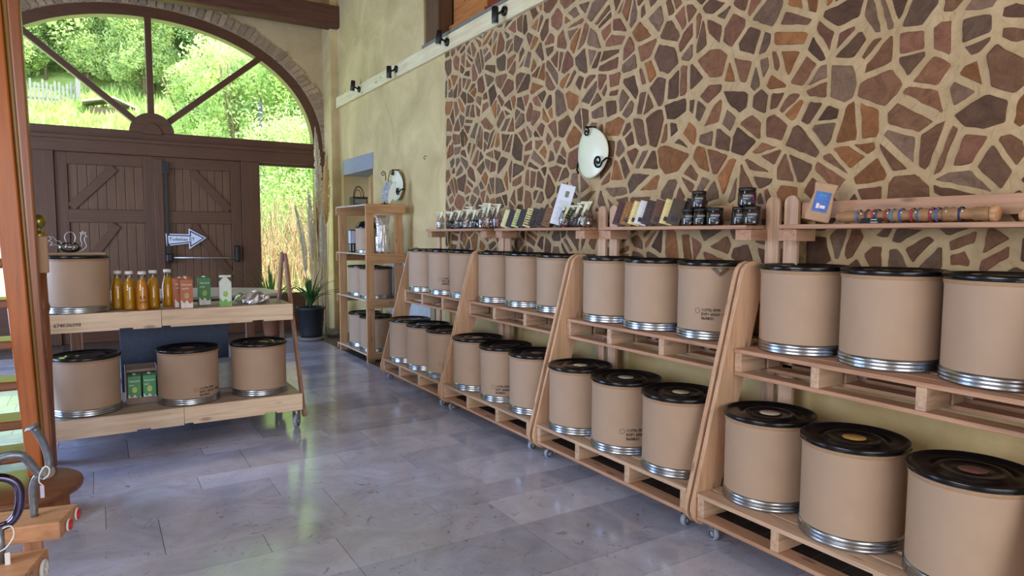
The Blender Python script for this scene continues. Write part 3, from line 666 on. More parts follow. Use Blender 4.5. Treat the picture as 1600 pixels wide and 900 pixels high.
# drink cartons
def carton(x, y, z, rz, rgb, lab, gable=False, words=('', ''), h=.215, g='drink cartons on the table', art=(240, 240, 236), acc=(250, 250, 250)):
    t = thing('drink_carton', (x, y, z), lab, 'carton', g, rz); nm = '%d_%d' % (rgb[0], rgb[1])
    a = .045; m = MB()
    if gable:
        m.box(-a, a, -a, a, 0, h-.04); m.prism([(-a, h-.04), (a, h-.04), (.01, h+.0), (-.01, h+.0)], -a, a, 'yz', M=RZ(PI/2)); m.box(-a, a, -.003, .003, h-.002, h+.016)
    else: m.box(-a, a, -a*.75, a*.75, 0, h).prism([(-a*.75, h), (a*.75, h), (.0, h+.012)], -a, a, 'yz')
    m.build('box_body', plain('carton_'+nm, rgb, .45, var=.05), t, .002)
    yf = -a if gable else -a*.75
    MB().prism([(-a+.002, .003), (a-.002, .003), (a-.002, .05), (.02, .035), (0, .065), (-.02, .04), (-a+.002, .07)], yf-.0009, yf-.0003, 'xz').build('splash_print', plain('carton_art_%d_%d' % (art[0], art[1]), art, .5, var=.1), t)
    c = [( .018*math.cos(2*PI*k/16), .10+.024*math.sin(2*PI*k/16)) for k in range(16)]
    MB().prism(c, yf-.0010, yf-.0004, 'xz').build('picture', plain('carton_acc_%d_%d' % (acc[0], acc[1]), acc, .5, var=.3, sc=80), t)
    if words[0]: textmesh(words[0], .024, 'brand', M_white, lambda x_, y_, z_: (x_-.036, yf-.0008, y_+h-.045), t)
    if words[1]: textmesh(words[1], .018, 'lettering', M_white, lambda x_, y_, z_: (x_-.036, yf-.0008, y_+h-.075), t)
    if not gable: MB().lathe([(.012, 0), (.012, .012), (0, .012)], 16, M=T(.0, 0, h+.006)).build('cap', M_white, t)
    return t
for i, (x, y, lb) in enumerate([(.590, 5.835, 'brown and white drink carton standing in front of the other brown cartons'), (.556, 5.93, 'brown drink carton behind the front brown one, next to the last bottle'), (.606, 6.03, 'brown drink carton at the back of the brown group')]):
    carton(x, y, 1.016, .08, (196, 118, 84), lb, False, ('Natumi', 'HAFER'), .225, art=(244, 240, 236), acc=(206, 170, 140))
carton(.745, 6.02, 1.016, .02, (66, 140, 84), 'green drink carton with a white splash, between the brown cartons and the pale green one', False, ('Natumi', 'SOJA'), .222, acc=(170, 190, 90))
carton(.885, 5.865, 1.016, -.12, (222, 232, 224), 'white and lime green carton with a pointed gable top, nearest the foil bag', True, ('', ''), .235, art=(120, 190, 90), acc=(150, 206, 96))
# foil pouch
def crumple(name, seg, prof, seed, amp, M=None):
    r_ = random.Random(seed); m = MB(); n = seg; vs = []; fs = []
    for i, (rx, ry, z) in enumerate(prof):
        for k in range(n): a = 2*PI*k/n; q = 1+r_.uniform(-amp, amp); vs.append((rx*math.cos(a)*q, ry*math.sin(a)*q, z+r_.uniform(-amp, amp)*.06))
    for i in range(len(prof)-1):
        for k in range(n): a = i*n+k; b = i*n+(k+1) % n; fs.append((a, b, b+n, a+n))
    fs += [tuple(range(n))[::-1], tuple(range((len(prof)-1)*n, len(prof)*n))]
    return m.add(vs, fs, 0, False, M)
fp = thing('foil_pouch', (1.13, 5.99, 1.0165), 'crumpled silver foil pouch lying beside the pale green carton', 'bag')
M_foil = plain('silver_foil', (222, 224, 230), .34, 1.0, var=.1, bump=.6, sc=40)
crumple('f', 22, [(.08, .06, .004), (.125, .08, .012), (.13, .085, .035), (.10, .07, .07), (.06, .04, .088), (.02, .015, .094)], 3, .2).build('pouch', M_foil, fp)
crumple('f', 14, [(.03, .03, 0), (.05, .04, .02), (.045, .03, .06), (.01, .01, .08)], 8, .15, T(-.1, .02, .01)).build('pouch_flap', plain('green_wrap', (150, 158, 110), .3, .4, var=.3), fp)
MB().lathe([(.012, 0), (.012, .02), (0, .02)], 14, M=T(.01, 0, .092)).build('spout', M_white, fp)
# crate with cartons on the lower tier
cr = thing('carton_crate', (.265, 5.93, .296), 'grey open cardboard crate on the lower tier, between two drums', 'box')
cm = plain('grey_card', (140, 124, 116), .75)
MB().box(-.11, .11, -.12, .14, 0, .006).box(-.11, -.104, -.12, .14, .006, .27).box(.104, .11, -.12, .14, .006, .27).box(-.104, .104, .134, .14, .006, .27).box(-.104, .104, -.12, -.114, .006, .05).box(-.104, .104, -.12, -.105, .25, .27).build('crate_body', cm, cr, .002)
for i, xx in enumerate((.212, .314)):
    carton(xx, 5.87, .303, 0, (84, 160, 110), 'green juice carton on the %s inside the grey crate' % ('left', 'right')[i], False, ('Natumi', 'REIS'), .205, 'green cartons inside the crate', acc=(200, 214, 120))
# things behind the lower tier
tag(MB().box(.14, .98, 6.40, 6.44, .06, .98).box(.14, .98, 6.36, 6.40, .06, .1).build('blue_panel', plain('slate_blue', (58, 74, 104), .5, var=.15), None, .004), 'slate blue board standing on the floor behind the pallet table', 'board')
tag(MB().box(.80, 1.0, 6.06, 6.30, .296, .50).box(.79, 1.01, 6.05, 6.31, .50, .515).build('white_crate', plain('greyish_box', (190, 190, 184), .7, var=.1), None, .003), 'greyish white box behind the middle and right drums of the lower tier', 'box')
# rear table with a rounded, draped top
rt_ = thing('rear_table', (.45, 7.0, 0), 'table with a greyish rounded wooden top standing behind the pallet table', 'table')
pl = [(-.75, -.55), (.80, -.55)]+[(.80+.28*math.sin(a), -.27-.28*math.cos(a)) for a in (.4, .8, 1.2, 1.57)]+[(1.0, .2), (.6, .5), (.2, .58), (-.75, .58)]
MB().prism(pl, 1.02, 1.05, 'xy').build('tabletop', wood('grey_top', (196, 186, 178), 'x', .4), rt_, .008)
MB().prism([(x*.96, y*.94) for x, y in pl], .95, 1.018, 'xy').build('apron', wood('apron', (140, 104, 80), 'x'), rt_)
for xx, yy in ((-.62, -.45), (-.62, .45), (.75, -.40), (.62, .36)): MB().box(xx-.035, xx+.035, yy-.035, yy+.035, 0, .95).build('leg', wood('apron', (140, 104, 80), 'z'), rt_, .004)

# ================================================================== stamps and lid stickers on the drums that have them
for d, (ang, z, sz) in PEND:
    stamp(d, ang-d.rotation_euler.z, z, sz)
for d, (rgb, nm) in PENS: sticker(d, rgb, nm)

# ================================================================== CORNER RACK
rk = thing('pallet_rack', (2.84, 8.0, 0), 'tall rack built of reclaimed pallets, standing in the corner under the stone lintel', 'rack')
RL, RD = 1.20, .50
rw = lambda a: wood('rack_pine', (198, 152, 108), a)
for xx, yy in ((.01, .02), (RD-.11, .02), (.01, RL-.10), (RD-.11, RL-.10)):
    MB().box(xx, xx+.10, yy, yy+.045, .0, 1.865).build('post', rw('z'), rk, .003)
for z0, z1 in ((1.865, 1.98), (1.24, 1.365), (.675, .785), (.03, .10)):
    tr = MB().box(0, RD, .0, RL, z1-.018, z1).build('tier_board', wood('tier_top', (214, 196, 170), 'y', .6), rk, .002)
    MB().box(-.005, RD+.02, -.012, .018, z0, z1+.002).build('end_board', rw('x'), tr, .003)
    MB().box(-.005, RD+.02, RL-.018, RL+.012, z0, z1+.002).build('end_board', rw('x'), tr, .003)
    MB().box(RD-.02, RD, .02, RL-.02, z0, z1-.02).build('back_board', rw('y'), tr, .003)
GR = 'cardboard drums in the corner rack'
drum(3.085, 8.79, .786, 'fibre drum at the window end of the rack\'s middle tier', None, None, .965, 0, GR, sz=.88)
drum(3.075, 8.31, .786, 'fibre drum at the near end of the rack\'s middle tier', None, None, .965, 0, GR, sz=.88)
drum(3.085, 8.78, .101, 'fibre drum at the window end of the rack\'s bottom tier', None, None, .965, 0, GR)
drum(3.075, 8.31, .101, 'fibre drum at the near end of the rack\'s bottom tier', None, None, .965, 0, GR)
small = drum(3.00, 8.42, 1.366, 'narrow fibre drum with a domed black lid on the rack\'s upper tier', None, None, .66, 0, GR, sz=.74)
MB().lathe([(R0+.004, H0-.004), (R0-.01, H0+.03), (.15, H0+.075), (.07, H0+.10), (0, H0+.105)], 40).build('domed_cover', M_lid, small)
bx_ = thing('tea_box', (2.93, 8.72, 1.366), 'tall black and white printed box beside the narrow drum in the rack', 'box')
MB().box(-.06, .06, -.05, .05, 0, .30).build('box_body', M_black, bx_, .002)
MB().box(-.0608, -.0602, -.046, .046, .12, .285).box(-.055, .055, -.0508, -.0502, .12, .285).build('label_panel', plain('pale_label', (206, 210, 226), .5, var=.15, sc=70), bx_)
m = MB()
for i in range(5):
    for j in range(2): m.box(-.0606, -.0602, -.032+j*.034, -.012+j*.034, .02+i*.018, .03+i*.018).box(-.04+j*.04, -.02+j*.04, -.0506, -.0502, .02+i*.018, .03+i*.018)
m.build('small_print', M_white, bx_)
sb = thing('silver_sack', (3.10, 8.11, 1.366), 'wrinkled silver foil sack in the rack, right of the front post', 'bag')
crumple('s', 26, [(.06, .05, 0), (.085, .055, .02), (.09, .06, .12), (.085, .055, .20), (.07, .05, .28), (.075, .04, .36), (.085, .02, .42), (.09, .008, .47)], 5, .14).build('sack_body', M_foil, sb)
ks = thing('brown_sack', (3.20, 8.50, 1.366), 'plain brown upright paper sack behind the silver sack in the rack', 'bag')
crumple('k', 22, [(.09, .08, 0), (.11, .10, .02), (.115, .10, .3), (.10, .05, .42), (.10, .01, .46)], 6, .03).build('sack_body', plain('brown_paper', (176, 132, 96), .7), ks)
# on top of the rack
mc = thing('metal_canister', (3.02, 8.78, 1.982), 'small dark metal canister with a hooped handle on top of the rack', 'canister')
MB().box(-.10, .10, -.08, .08, 0, .11).box(-.105, .105, -.085, .085, .105, .12).build('canister_body', plain('dark_pewter', (70, 66, 60), .4, .7, var=.3), mc, .008)
MB().tube([(.07*math.cos(PI*k/14), 0, .12+.14*math.sin(PI*k/14)) for k in range(15)], .010, 8).tube([(.045*math.cos(PI*k/14), .03, .12+.10*math.sin(PI*k/14)) for k in range(15)], .006, 8).build('handle', plain('copper_handle', (120, 84, 64), .35, .8), mc)
MB().box(-.08, .08, -.0815, -.079, .03, .09).build('label_plate', plain('plate', (130, 124, 112), .5), mc)
sc_ = thing('butterfly_ornament', (3.13, 8.12, 1.982), 'leaf-shaped metal ornament with curled antennae standing on top of the rack', 'ornament')
def oval(a, b, z0, n=28, pw=1.0): return [(a*math.sin(2*PI*k/n)*(abs(math.cos(PI*k/n))**0+.0), z0-b*math.cos(2*PI*k/n)) for k in range(n)]
Mx = RZ(-.5) @ RY(.28)
MB().prism(oval(.075, .145, .165), -.006, .006, 'xz', M=Mx).build('wing', plain('mottled_silver', (130, 140, 150), .35, .7, var=.5, sc=35, bump=.5), sc_, .003)
MB().prism([(x+.05, z+.01) for x, z in oval(.035, .15, .165)], -.012, -.004, 'xz', M=Mx).build('pale_wing', plain('cream_enamel', (222, 216, 190), .4), sc_, .003)
def spiral(cx_, cz_, r, turns, dirn, a0, n=34): return [(cx_+r*(1-k/n*.85)*math.cos(a0+dirn*turns*2*PI*k/n), 0, cz_+r*(1-k/n*.85)*math.sin(a0+dirn*turns*2*PI*k/n)) for k in range(n+1)]
MB().tube([(.02, 0, .30), (.02, 0, .37)]+spiral(-.01, .385, .035, 1.4, 1, 0)[1:], .005, 6).build('antenna', M_iron, sc_)
MB().tube([(.05, 0, .28), (.06, 0, .36), (.075, 0, .40)]+spiral(.105, .40, .034, 1.4, -1, PI)[1:], .005, 6).build('antenna', M_iron, sc_)
MB().lathe([(.05, 0), (.05, .012), (.01, .016), (.008, .03), (0, .03)], 20).build('foot', M_iron, sc_)

# ================================================================== RADIATOR
rd = thing('radiator', (XW-.06, 8.0, .46), 'white ribbed panel radiator on the wall beside the corner rack', 'radiator')
m = MB().box(.0, .02, -.62, .62, 0, .78).box(-.02, .045, -.62, .62, .765, .79)
k = -.60
while k < .6: m.box(-.014, .0, k, k+.022, .03, .75); k += .042
m.build('panel', plain('white_enamel', (214, 218, 222), .35, var=.02), rd, .003)
MB().box(-.02, .0455, -.64, -.621, 0, .79).box(-.02, .0455, .621, .64, 0, .79).build('side_cover', plain('white_enamel', (214, 218, 222), .35), rd)
MB().tube([(.02, -.55, 0), (.02, -.55, -.459)], .009, 8).tube([(.02, -.50, 0), (.02, -.50, -.459)], .009, 8).build('pipe', plain('white_enamel', (214, 218, 222), .35), rd)

# ================================================================== WALL LAMPS
def walllamp(y, z, lab):
    t = thing('wall_lamp', (XW-.015, y, z), lab, 'lamp', 'round frosted wall lamps')
    n = 36; vs = []; fs = []; R_ = .195
    rings = [0, .25, .5, .75, .92, 1]
    for r in rings[1:]:
        for k in range(n):
            a = 2*PI*k/n; yy, zz = R_*r*math.cos(a), R_*1.03*r*math.sin(a); vs.append((-.03-.05*(1-(yy/R_)**2)+.02*(zz/R_)**2, yy, zz))
    vs.append((-.08, 0, 0)); c = len(vs)-1
    for k in range(n): fs.append((k, (k+1) % n, c))
    for i in range(len(rings)-2):
        for k in range(n): a = i*n+k; b = i*n+(k+1) % n; fs.append((a, b, b+n, a+n))
    o = MB().add(vs, fs, 0, True).build('lamp_shade', plain('frosted_glass', (232, 232, 204), .3, var=.02, sc=3), t); md = o.modifiers.new('s', 'SOLIDIFY'); md.thickness = .006
    def X(yy, zz): return -.039-.05*(1-(yy/R_)**2)+.02*(zz/R_)**2
    def sp(cy_, cz_, r, tr, a0, dr_=1):
        return [(X(cy_, cz_)-.012, cy_+r*(1-k/30*.85)*math.cos(a0+dr_*tr*2*PI*k/30), cz_+r*(1-k/30*.85)*math.sin(a0+dr_*tr*2*PI*k/30)) for k in range(31)]
    MB().tube([(0.0, -.19, -.06), (-.04, -.185, -.055)]+sp(-.125, -.075, .055, 1.5, PI+.2), .008, 8).build('scroll', M_iron, t)
    MB().tube([(0, .0, .21), (-.10, .01, .205)]+sp(.015, .165, .035, 1.3, PI/2), .007, 8).build('scroll', M_iron, t)
    MB().tube([(0, .19, -.06), (-.035, .185, -.065), (-.05, .18, -.12), (-.045, .165, -.15)], .008, 8).build('scroll', M_iron, t)
    MB().lathe([(.06, 0), (.06, .02), (.03, .03), (0, .03)], 20, M=RY(-PI/2)).build('wall_plate', M_iron, t)
    return t
walllamp(4.31, 2.262, 'round frosted wall lamp with black scrolls on the stone wall'); walllamp(8.44, 2.25, 'round frosted wall lamp with a black scroll on the plaster above the rack')
# hook in the plaster
tag(MB().tube([(XW, 7.60, 2.56), (XW-.03, 7.60, 2.56), (XW-.04, 7.60, 2.54), (XW-.03, 7.60, 2.52), (XW-.015, 7.60, 2.525)], .004, 6).build('wall_hook', M_iron), 'tiny dark hook in the plaster left of the stone wall', 'hook')

# ================================================================== BLACK SPOTLIGHTS ON THE RAIL
def spot(y, z, head_up, tilt, lab):
    t = thing('spotlight', (XW-.046, y, z), lab, 'spotlight', 'black spotlights on the pale rail')
    MB().lathe([(.045, 0), (.045, .022), (.038, .026), (0, .026)], 28, M=RY(-PI/2)).build('wall_base', M_black, t)
    MB().tube([(-.02, 0, 0), (-.075, .02, head_up*.035)], .012, 10).build('arm', M_black, t)
    Mx = T(-.095, .03, head_up*.045) @ RY(tilt)
    MB().lathe([(.030, -.075), (.033, -.072), (.033, .072), (.028, .078), (0, .078)], 28, M=Mx).build('head', M_black, t)
    MB().lathe([(.027, -.0762), (.0, -.0762)], 24, M=Mx, cap=False).build('lens', plain('lens_white', (230, 230, 226), .2), t)
    return t
spot(9.87, 3.76, 1, .12, 'black spotlight farthest along the pale rail, next to the corner, tipped upwards')
spot(8.42, 3.76, -1, 0, 'black spotlight second from the corner, on the plain plaster part')
spot(6.92, 3.75, 1, .12, 'black spotlight at the corner of the loft opening, where the stone begins')
spot(5.68, 3.75, -1, 0, 'black spotlight nearest the camera, pointing straight down')

# ================================================================== GOODS ON THE TOP SHELVES (board top z = 1.665)
ZS = 1.6645
M_cel = glass('cellophane', (.86, .86, .84), .24, .22); M_rib = plain('cream_ribbon', (232, 232, 196), .5, var=.08)
def bag(x, y, h, fill, lab, g, rz=0, sc=1.0, wide=.042):
    t = thing('gift_bag', (x, y, ZS), lab, 'bag', g, rz); r_ = random.Random(int(y*1000)); zf = h*.42
    nuts = MB()
    for k in range(26):
        a = r_.uniform(0, 2*PI); rr = wide*.72*math.sqrt(r_.random()); zz = .011+zf*r_.random(); s_ = r_.uniform(.009, .013)
        Mx = T(rr*math.cos(a), rr*math.sin(a), zz) @ RX(r_.uniform(0, 3)) @ Matrix.Diagonal((s_, s_, s_*.7, 1))
        nuts.lathe([(0, -1), (.7, -.7), (1, 0), (.7, .7), (0, 1)], 7, M=Mx)
    nuts.build('sweets', plain('sweets_%d_%d' % fill[:2], fill, .4, var=.5, sc=60), t)
    crumple('b', 16, [(wide*.85, wide*.7, .001), (wide, wide*.85, .02), (wide*1.02, wide*.85, h*.4), (wide*.62, wide*.5, h*.72), (wide*.35, wide*.16, h*.80), (wide*.8, wide*.12, h*.92), (wide*.95, wide*.08, h)], int(y*777), .07).build('cellophane', M_cel, t)
    m = MB().box(-wide*.95, wide*.95, -.003, .003, h*.985, h*1.0).prism([(wide*.9, h), (wide*.35, h), (-wide*.30, h*.50), (-wide*.02, h*.46)], -wide*.5-.002, -wide*.5, 'xz').box(-wide*.9, wide*.9, -wide*.45, -wide*.42, h*.955, h)
    m.build('ribbon', M_rib, t)
    return t
seq = [(3.19, 6.62, .165, (206, 190, 160)), (3.25, 6.50, .165, (90, 48, 44)), (3.20, 6.40, .15, (64, 34, 40)), (3.26, 6.28, .16, (80, 44, 44)), (3.19, 6.20, .165, (120, 120, 140)), (3.27, 6.10, .20, (150, 110, 90)), (3.20, 6.03, .17, (206, 160, 120)),
       (3.26, 5.94, .165, (90, 80, 90)), (3.19, 5.87, .16, (84, 80, 90)), (3.25, 5.78, .17, (60, 56, 66)), (3.20, 5.69, .20, (176, 120, 90)), (3.26, 5.62, .185, (70, 40, 52)), (3.19, 5.565+.02, .21, (190, 140, 100)), (3.265, 5.52+.015, .205, (200, 130, 140))]
cols = {0: 'pale', 1: 'dark red', 2: 'very dark', 3: 'brown', 4: 'bluish grey', 5: 'beige', 6: 'peach coloured', 7: 'grey', 8: 'grey brown', 9: 'blackish', 10: 'caramel', 11: 'plum', 12: 'golden', 13: 'pink'}
for i, (x, y, h, c) in enumerate(seq):
    pos = 'first from the left end' if i == 0 else ('rightmost' if i == 13 else ['', 'second', 'third', 'fourth', 'fifth', 'sixth', 'seventh', 'eighth', 'ninth', 'tenth', 'eleventh', 'twelfth', 'thirteenth'][i] + ' from the left end')
    bag(x, y, h*1.13, c, 'bag of %s sweets on the farthest shelf board, %s' % (cols[i], pos), 'gift bags on the farthest shelf board', -.75, 1.0, .046)
for i, (x, y, h, c, l) in enumerate([(3.22, 4.28, .17, (150, 40, 84), 'crimson'), (3.25, 4.18, .175, (84, 44, 90), 'purple'), (3.20, 4.115, .165, (60, 34, 60), 'dark violet'), (3.265, 4.06, .20, (206, 90, 60), 'orange red'), (3.20, 4.165-.145, .185, (150, 140, 120), 'mixed pale')]):
    # right end of the second board, beyond the white card
    bag(x, y+.10, h, c, 'cellophane gift bag of %s sweets between the white card and the third shelf unit' % l, 'gift bags beside the white card', -.75, 1, .05)

def bar(y, rgb, lab, g, nm, w=.075, h=.165, lean=.30, dots=None, x=3.215, sticker_=True, rz=0.0, grid=False, thick=.011):
    t = thing('chocolate_bar', (x, y, ZS), lab, 'chocolate bar', g, rz)
    M_ = T(0, 0, w/2*math.sin(.26)+.001) @ RX(.26) @ RY(lean)
    b = MB(); b.box(0, thick, -w/2, w/2, .0, h, M=M_)
    b.build('bar_body', plain('bar_'+nm, rgb, .35, var=.15, sc=25), t, .001)
    if grid:
        m = MB()
        for i in range(6):
            for j in range(3): m.box(-.0022, -.0002, -w/2+.006+j*(w-.008)/3, -w/2+.003+(j+1)*(w-.008)/3, .01+i*(h-.015)/6, .006+(i+1)*(h-.015)/6, M=M_)
        m.build('squares', plain('bar_sq_'+nm, [min(255, v+14) for v in rgb], .3), t, .001)
    if dots:
        m = MB(); r_ = random.Random(int(y*999))
        for i in range(7):
            for j in range(4):
                s_ = r_.uniform(.004, .0075); m.lathe([(0, -1), (.7, -.7), (1, 0), (.7, .7), (0, 1)], 7, M=M_ @ T(-.002, -w/2+.012+j*(w-.02)/3.2, .02+i*(h-.03)/6.4) @ Matrix.Diagonal((s_, s_, s_, 1)))
        m.build('topping', plain('topping_'+nm, dots, .4, var=.4), t)
    if sticker_: MB().box(-.0035, -.0008, -.02, .02, .02, .05, M=M_).build('label', plain('bar_label', (44, 44, 60), .5, var=.2, sc=90), t)
    return t
def yat(px): return 3.19*math.tan(PI/2-(YAW+math.atan((px-800)/FPX)))      # helper used while measuring bar spacing along the shelf
G3 = 'chocolate bars on the third shelf board'
bars3 = [(3.720, (70, 46, 46), 'dark chocolate bar dotted with berries, leftmost on the third shelf board', 'berry', (140, 60, 60), False), (3.640, (150, 104, 60), 'golden brown chocolate bar with nuts, second from the left on the third shelf board', 'nut', (196, 150, 90), False),
         (3.555, (222, 204, 140), 'ivory white chocolate bar, just right of the golden nut bar', 'ivory', None, True), (3.490, (226, 226, 222), 'plain white wrapped bar, right of the ivory one', 'white', None, False), (3.420, (64, 48, 50), 'dark chocolate bar beside the plain white wrapped bar', 'dark', (110, 90, 90), False),
         (3.335, (96, 62, 50), 'brown milk chocolate bar between the dark bar and the second ivory bar', 'milk', None, True), (3.245, (224, 206, 140), 'second ivory chocolate bar, nearest the jars', 'ivory2', None, True), (3.180, (84, 70, 56), 'olive brown thin bar, behind the studded dark bars', 'olive', None, False),
         (3.125, (40, 32, 36), 'dark bar heaped with cocoa chips, left of the low jars', 'chips', (80, 66, 72), False), (3.06, (36, 28, 32), 'very dark studded bar, half behind the first jar', 'chips2', (70, 56, 66), False)]
for y, c, lb, nm, dt, gr in bars3: bar(y, c, lb, G3, nm, dots=dt, grid=gr, rz=.62, x=3.20 if y > 3.15 else 3.27, lean=.20, w=.085, h=.17)
G2 = 'chocolate bars on the second shelf board'
bars2 = [(5.31, (226, 222, 160), 'cream chocolate bar at the left end of the second shelf board', 'cream', None), (5.225, (44, 38, 56), 'black chocolate bar right of the first cream one', 'black1', None), (5.12, (216, 220, 150), 'cream bar with green specks between two black bars', 'cream2', (150, 170, 110)),
         (5.04, (40, 34, 50), 'black chocolate bar between two speckled cream bars', 'black2', None), (4.93, (222, 216, 150), 'cream bar crowned with dark chips', 'cream3', (90, 60, 50)), (4.84, (44, 34, 38), 'dark bar heaped with nuts, right of the third cream bar', 'dk3', (90, 70, 66)), (4.74, (50, 40, 40), 'dark bar leaning left, covered with coarse chips', 'dk4', (80, 64, 60)),
         (4.64, (120, 84, 56), 'brown bar leaning heavily, against the foot of the white card', 'brown5', (160, 120, 80)), (4.375, (70, 66, 50), 'dark olive bar with a lime stripe, right of the white card', 'olive6', (196, 214, 110))]
for y, c, lb, nm, dt in bars2: bar(y, c, lb, G2, nm, dots=dt, rz=.62, x=3.20, lean=.20, sticker_=False, w=.07, h=.165)
# white card
cd = thing('white_card', (3.225, 4.505, ZS), 'tall white paper card with a small dark picture, leaning among the chocolate bars', 'card')
Mx = T(0, 0, .02) @ RZ(.45) @ RX(.24) @ RY(.14)
MB().box(0, .004, -.07, .07, .003, .34, M=Mx).build('sheet', plain('paper', (226, 226, 228), .6, var=.02), cd)
MB().box(-.001, 0, -.03, .005, .24, .29, M=Mx).build('picture', plain('card_picture', (120, 124, 96), .5, var=.3, sc=90), cd)
m = MB()
for i in range(11): m.box(-.0008, 0, -.05, .045-.03*((i*7) % 3)/3, .045+i*.0155, .0475+i*.0155, M=Mx)
m.build('text_lines', plain('grey_print', (150, 150, 156), .7), cd)
MB().box(.066, .072, -.05, .045, .003, .20, M=RZ(.45) @ RX(.1)).build('support', M_black, cd)

# jars
def jar_proto():
    t = thing('jar', (0, 0, 0), 'x', 'jar', 'jars of dark spread on the third shelf board')
    MB().lathe([(0, .004), (.040, .003), (.043, .008), (.043, .076), (.038, .084)], 32).build('spread', plain('cocoa_spread', (58, 30, 26), .35, var=.2, sc=12), t)
    MB().lathe([(.040, .0), (.0455, .004), (.0465, .01), (.0465, .078), (.041, .088), (.041, .094)], 32, cap=False).build('glass_body', glass('jar_glass', (.92, .92, .92), .3, .03), t)
    MB().lathe([(.044, .088), (.045, .090), (.045, .104), (.042, .107), (0, .107)], 32).build('lid', M_black, t)
    m = MB(); rr = .0472; n = 10
    vs = [(rr*math.cos(a), rr*math.sin(a), z) for a in [3.0+i*.11 for i in range(n)] for z in (.022, .070)]
    m.add(vs, [(2*i, 2*i+2, 2*i+3, 2*i+1) for i in range(n-1)], 0, True); o = m.build('label', plain('grey_label', (74, 82, 92), .5, var=.3, sc=60), t); md = o.modifiers.new('s', 'SOLIDIFY'); md.thickness = .0008; md.offset = 1
    for q, (tx, sz) in enumerate((('CHOCO', .013), ('tartiner', .009), ('noir', .009))):
        textmesh(tx, sz, 'lettering', M_white, lambda x, y, z, q=q: (.0484*math.cos(3.08+x/.0484), .0484*math.sin(3.08+x/.0484), .055-q*.014+y), t)
    return t
J = None
for i, (x, y, z, rz, lb) in enumerate([(3.20, 3.035, 0, .3, 'dark jar, left one of the bottom row in the left pyramid'), (3.20, 2.935, 0, .3, 'dark jar under the single raised jar of the left pyramid'), (3.19, 2.815, 0, .3, 'lighter brown jar at the right of the left pyramid'), (3.20, 2.955, .1075, .3, 'dark jar raised on top of the left jar group'),
                                    (3.22, 2.650, 0, .3, 'dark jar at the left of the group beside the uprights'), (3.20, 2.555, 0, .3, 'dark jar at the right end of the third shelf board, touching the upright'), (3.21, 2.60, .1075, .3, 'dark jar with purple writing, raised on the group beside the uprights')]):
    j = jar_proto() if i == 0 else dup(J, None)
    if i == 0: J = j
    j.location = (x, y, ZS+z); j.rotation_euler = (0, 0, rz); j['label'] = lb + ', black lid'
    if i in (2, 4, 5, 6): j.scale = (1.1, 1.1, 1.0)
    if i == 6: textmesh('Lola', .026, 'writing', plain('violet_ink', (130, 70, 150), .5), lambda x_, y_, z_: (.0478*math.cos(4.32+y_/.0478*-1), .0478*math.sin(4.32-y_/.0478), .02+x_), j)

# kraft pouch, rainstick, tag and second stick on the nearest shelf
kp = thing('kraft_pouch', (3.22, 2.165, ZS), 'brown kraft paper pouch with blue picture label on the nearest shelf board', 'bag', rz=.5)
kp.scale = (.88, .88, .88); Mx = T(0, 0, .016) @ RX(.22) @ RY(.10)
m = MB(); m.prism([(-.068, .004), (.068, .004), (.072, .03), (.056, .17), (.066, .235), (-.066, .235), (-.056, .17), (-.072, .03)], .004, .028, 'yz', M=Mx); m.build('pouch', plain('kraft_paper', (184, 148, 116), .65, var=.06), kp, .008)
MB().box(.0015, .0036, -.042, .042, .06, .18, M=Mx).build('picture_label', plain('blue_picture', (62, 110, 190), .4, var=.35, sc=14), kp)
MB().box(.0005, .0014, -.026, .004, .082, .10, M=Mx).box(.0005, .0014, .008, .024, .08, .11, M=Mx).build('figures_print', plain('print_white', (232, 222, 222), .5, var=.15), kp)
MB().box(.0005, .0014, -.022, .022, .155, .165, M=Mx).build('title_print', plain('print_teal', (60, 150, 160), .5), kp)
st = thing('rainstick', (3.24, 1.71, ZS+.052), 'long bamboo rainstick wound with coloured threads, lying on the nearest shelf board', 'rainstick')
pr = []; L0, L1 = -.35, .345
k = 0
while k <= 40: z = L0+(L1-L0)*k/40; pr.append((.027+.004*math.sin(k*.9)+.002*math.sin(k*2.7), z)); k += 1
MB().lathe([(.022, L0-.002)]+pr+[(.024, L1+.004)], 28, M=RX(-PI/2) @ Matrix.Rotation(.03, 4, 'Y')).build('cane', wood('bamboo', (168, 128, 88), 'y', .5), st)
thr = [((96, 110, 150), .23), ((90, 60, 60), .185), ((180, 60, 60), .15), ((60, 70, 110), .135), ((150, 70, 60), .09), ((90, 130, 150), .06), ((70, 90, 150), .02), ((160, 60, 70), -.03), ((60, 100, 120), -.06), ((150, 60, 60), -.115), ((80, 100, 160), -.14), ((120, 90, 70), -.17), ((70, 130, 150), -.20), ((40, 50, 90), -.235)]
for i, (c, yy) in enumerate(thr):
    MB().lathe([(.0318, -.006), (.0345, 0), (.0318, .006)], 28, M=T(0, yy, 0) @ RX(PI/2), cap=False).build('thread', plain('thread_%d' % i, c, .7, var=.3, sc=90), st)
m = MB(); r_ = random.Random(4)
for i in range(8):
    yy = -.25+i*.065; m.lathe([(0, -1), (.8, -.6), (1, 0), (.8, .6), (0, 1)], 8, M=T(-.030, yy, .012) @ Matrix.Diagonal((.005, .005, .005, 1)))
m.build('bead', plain('bead_white', (200, 214, 220), .2), st)
MB().lathe([(.026, 0), (.035, .004), (.036, .02), (.030, .028), (0, .028)], 24, M=T(0, L0+.0, 0) @ RX(PI/2)).build('end_knob', wood('knob', (206, 160, 116), 'y'), st)
st.location.z = ZS+.0365
tg = thing('black_tag', (3.175, 1.845, ZS), 'small black card tag with white lettering, in front of the rainstick', 'tag')
MB().box(0, .004, -.05, .05, 0, .026, M=RY(.2)).build('card', M_black, tg)
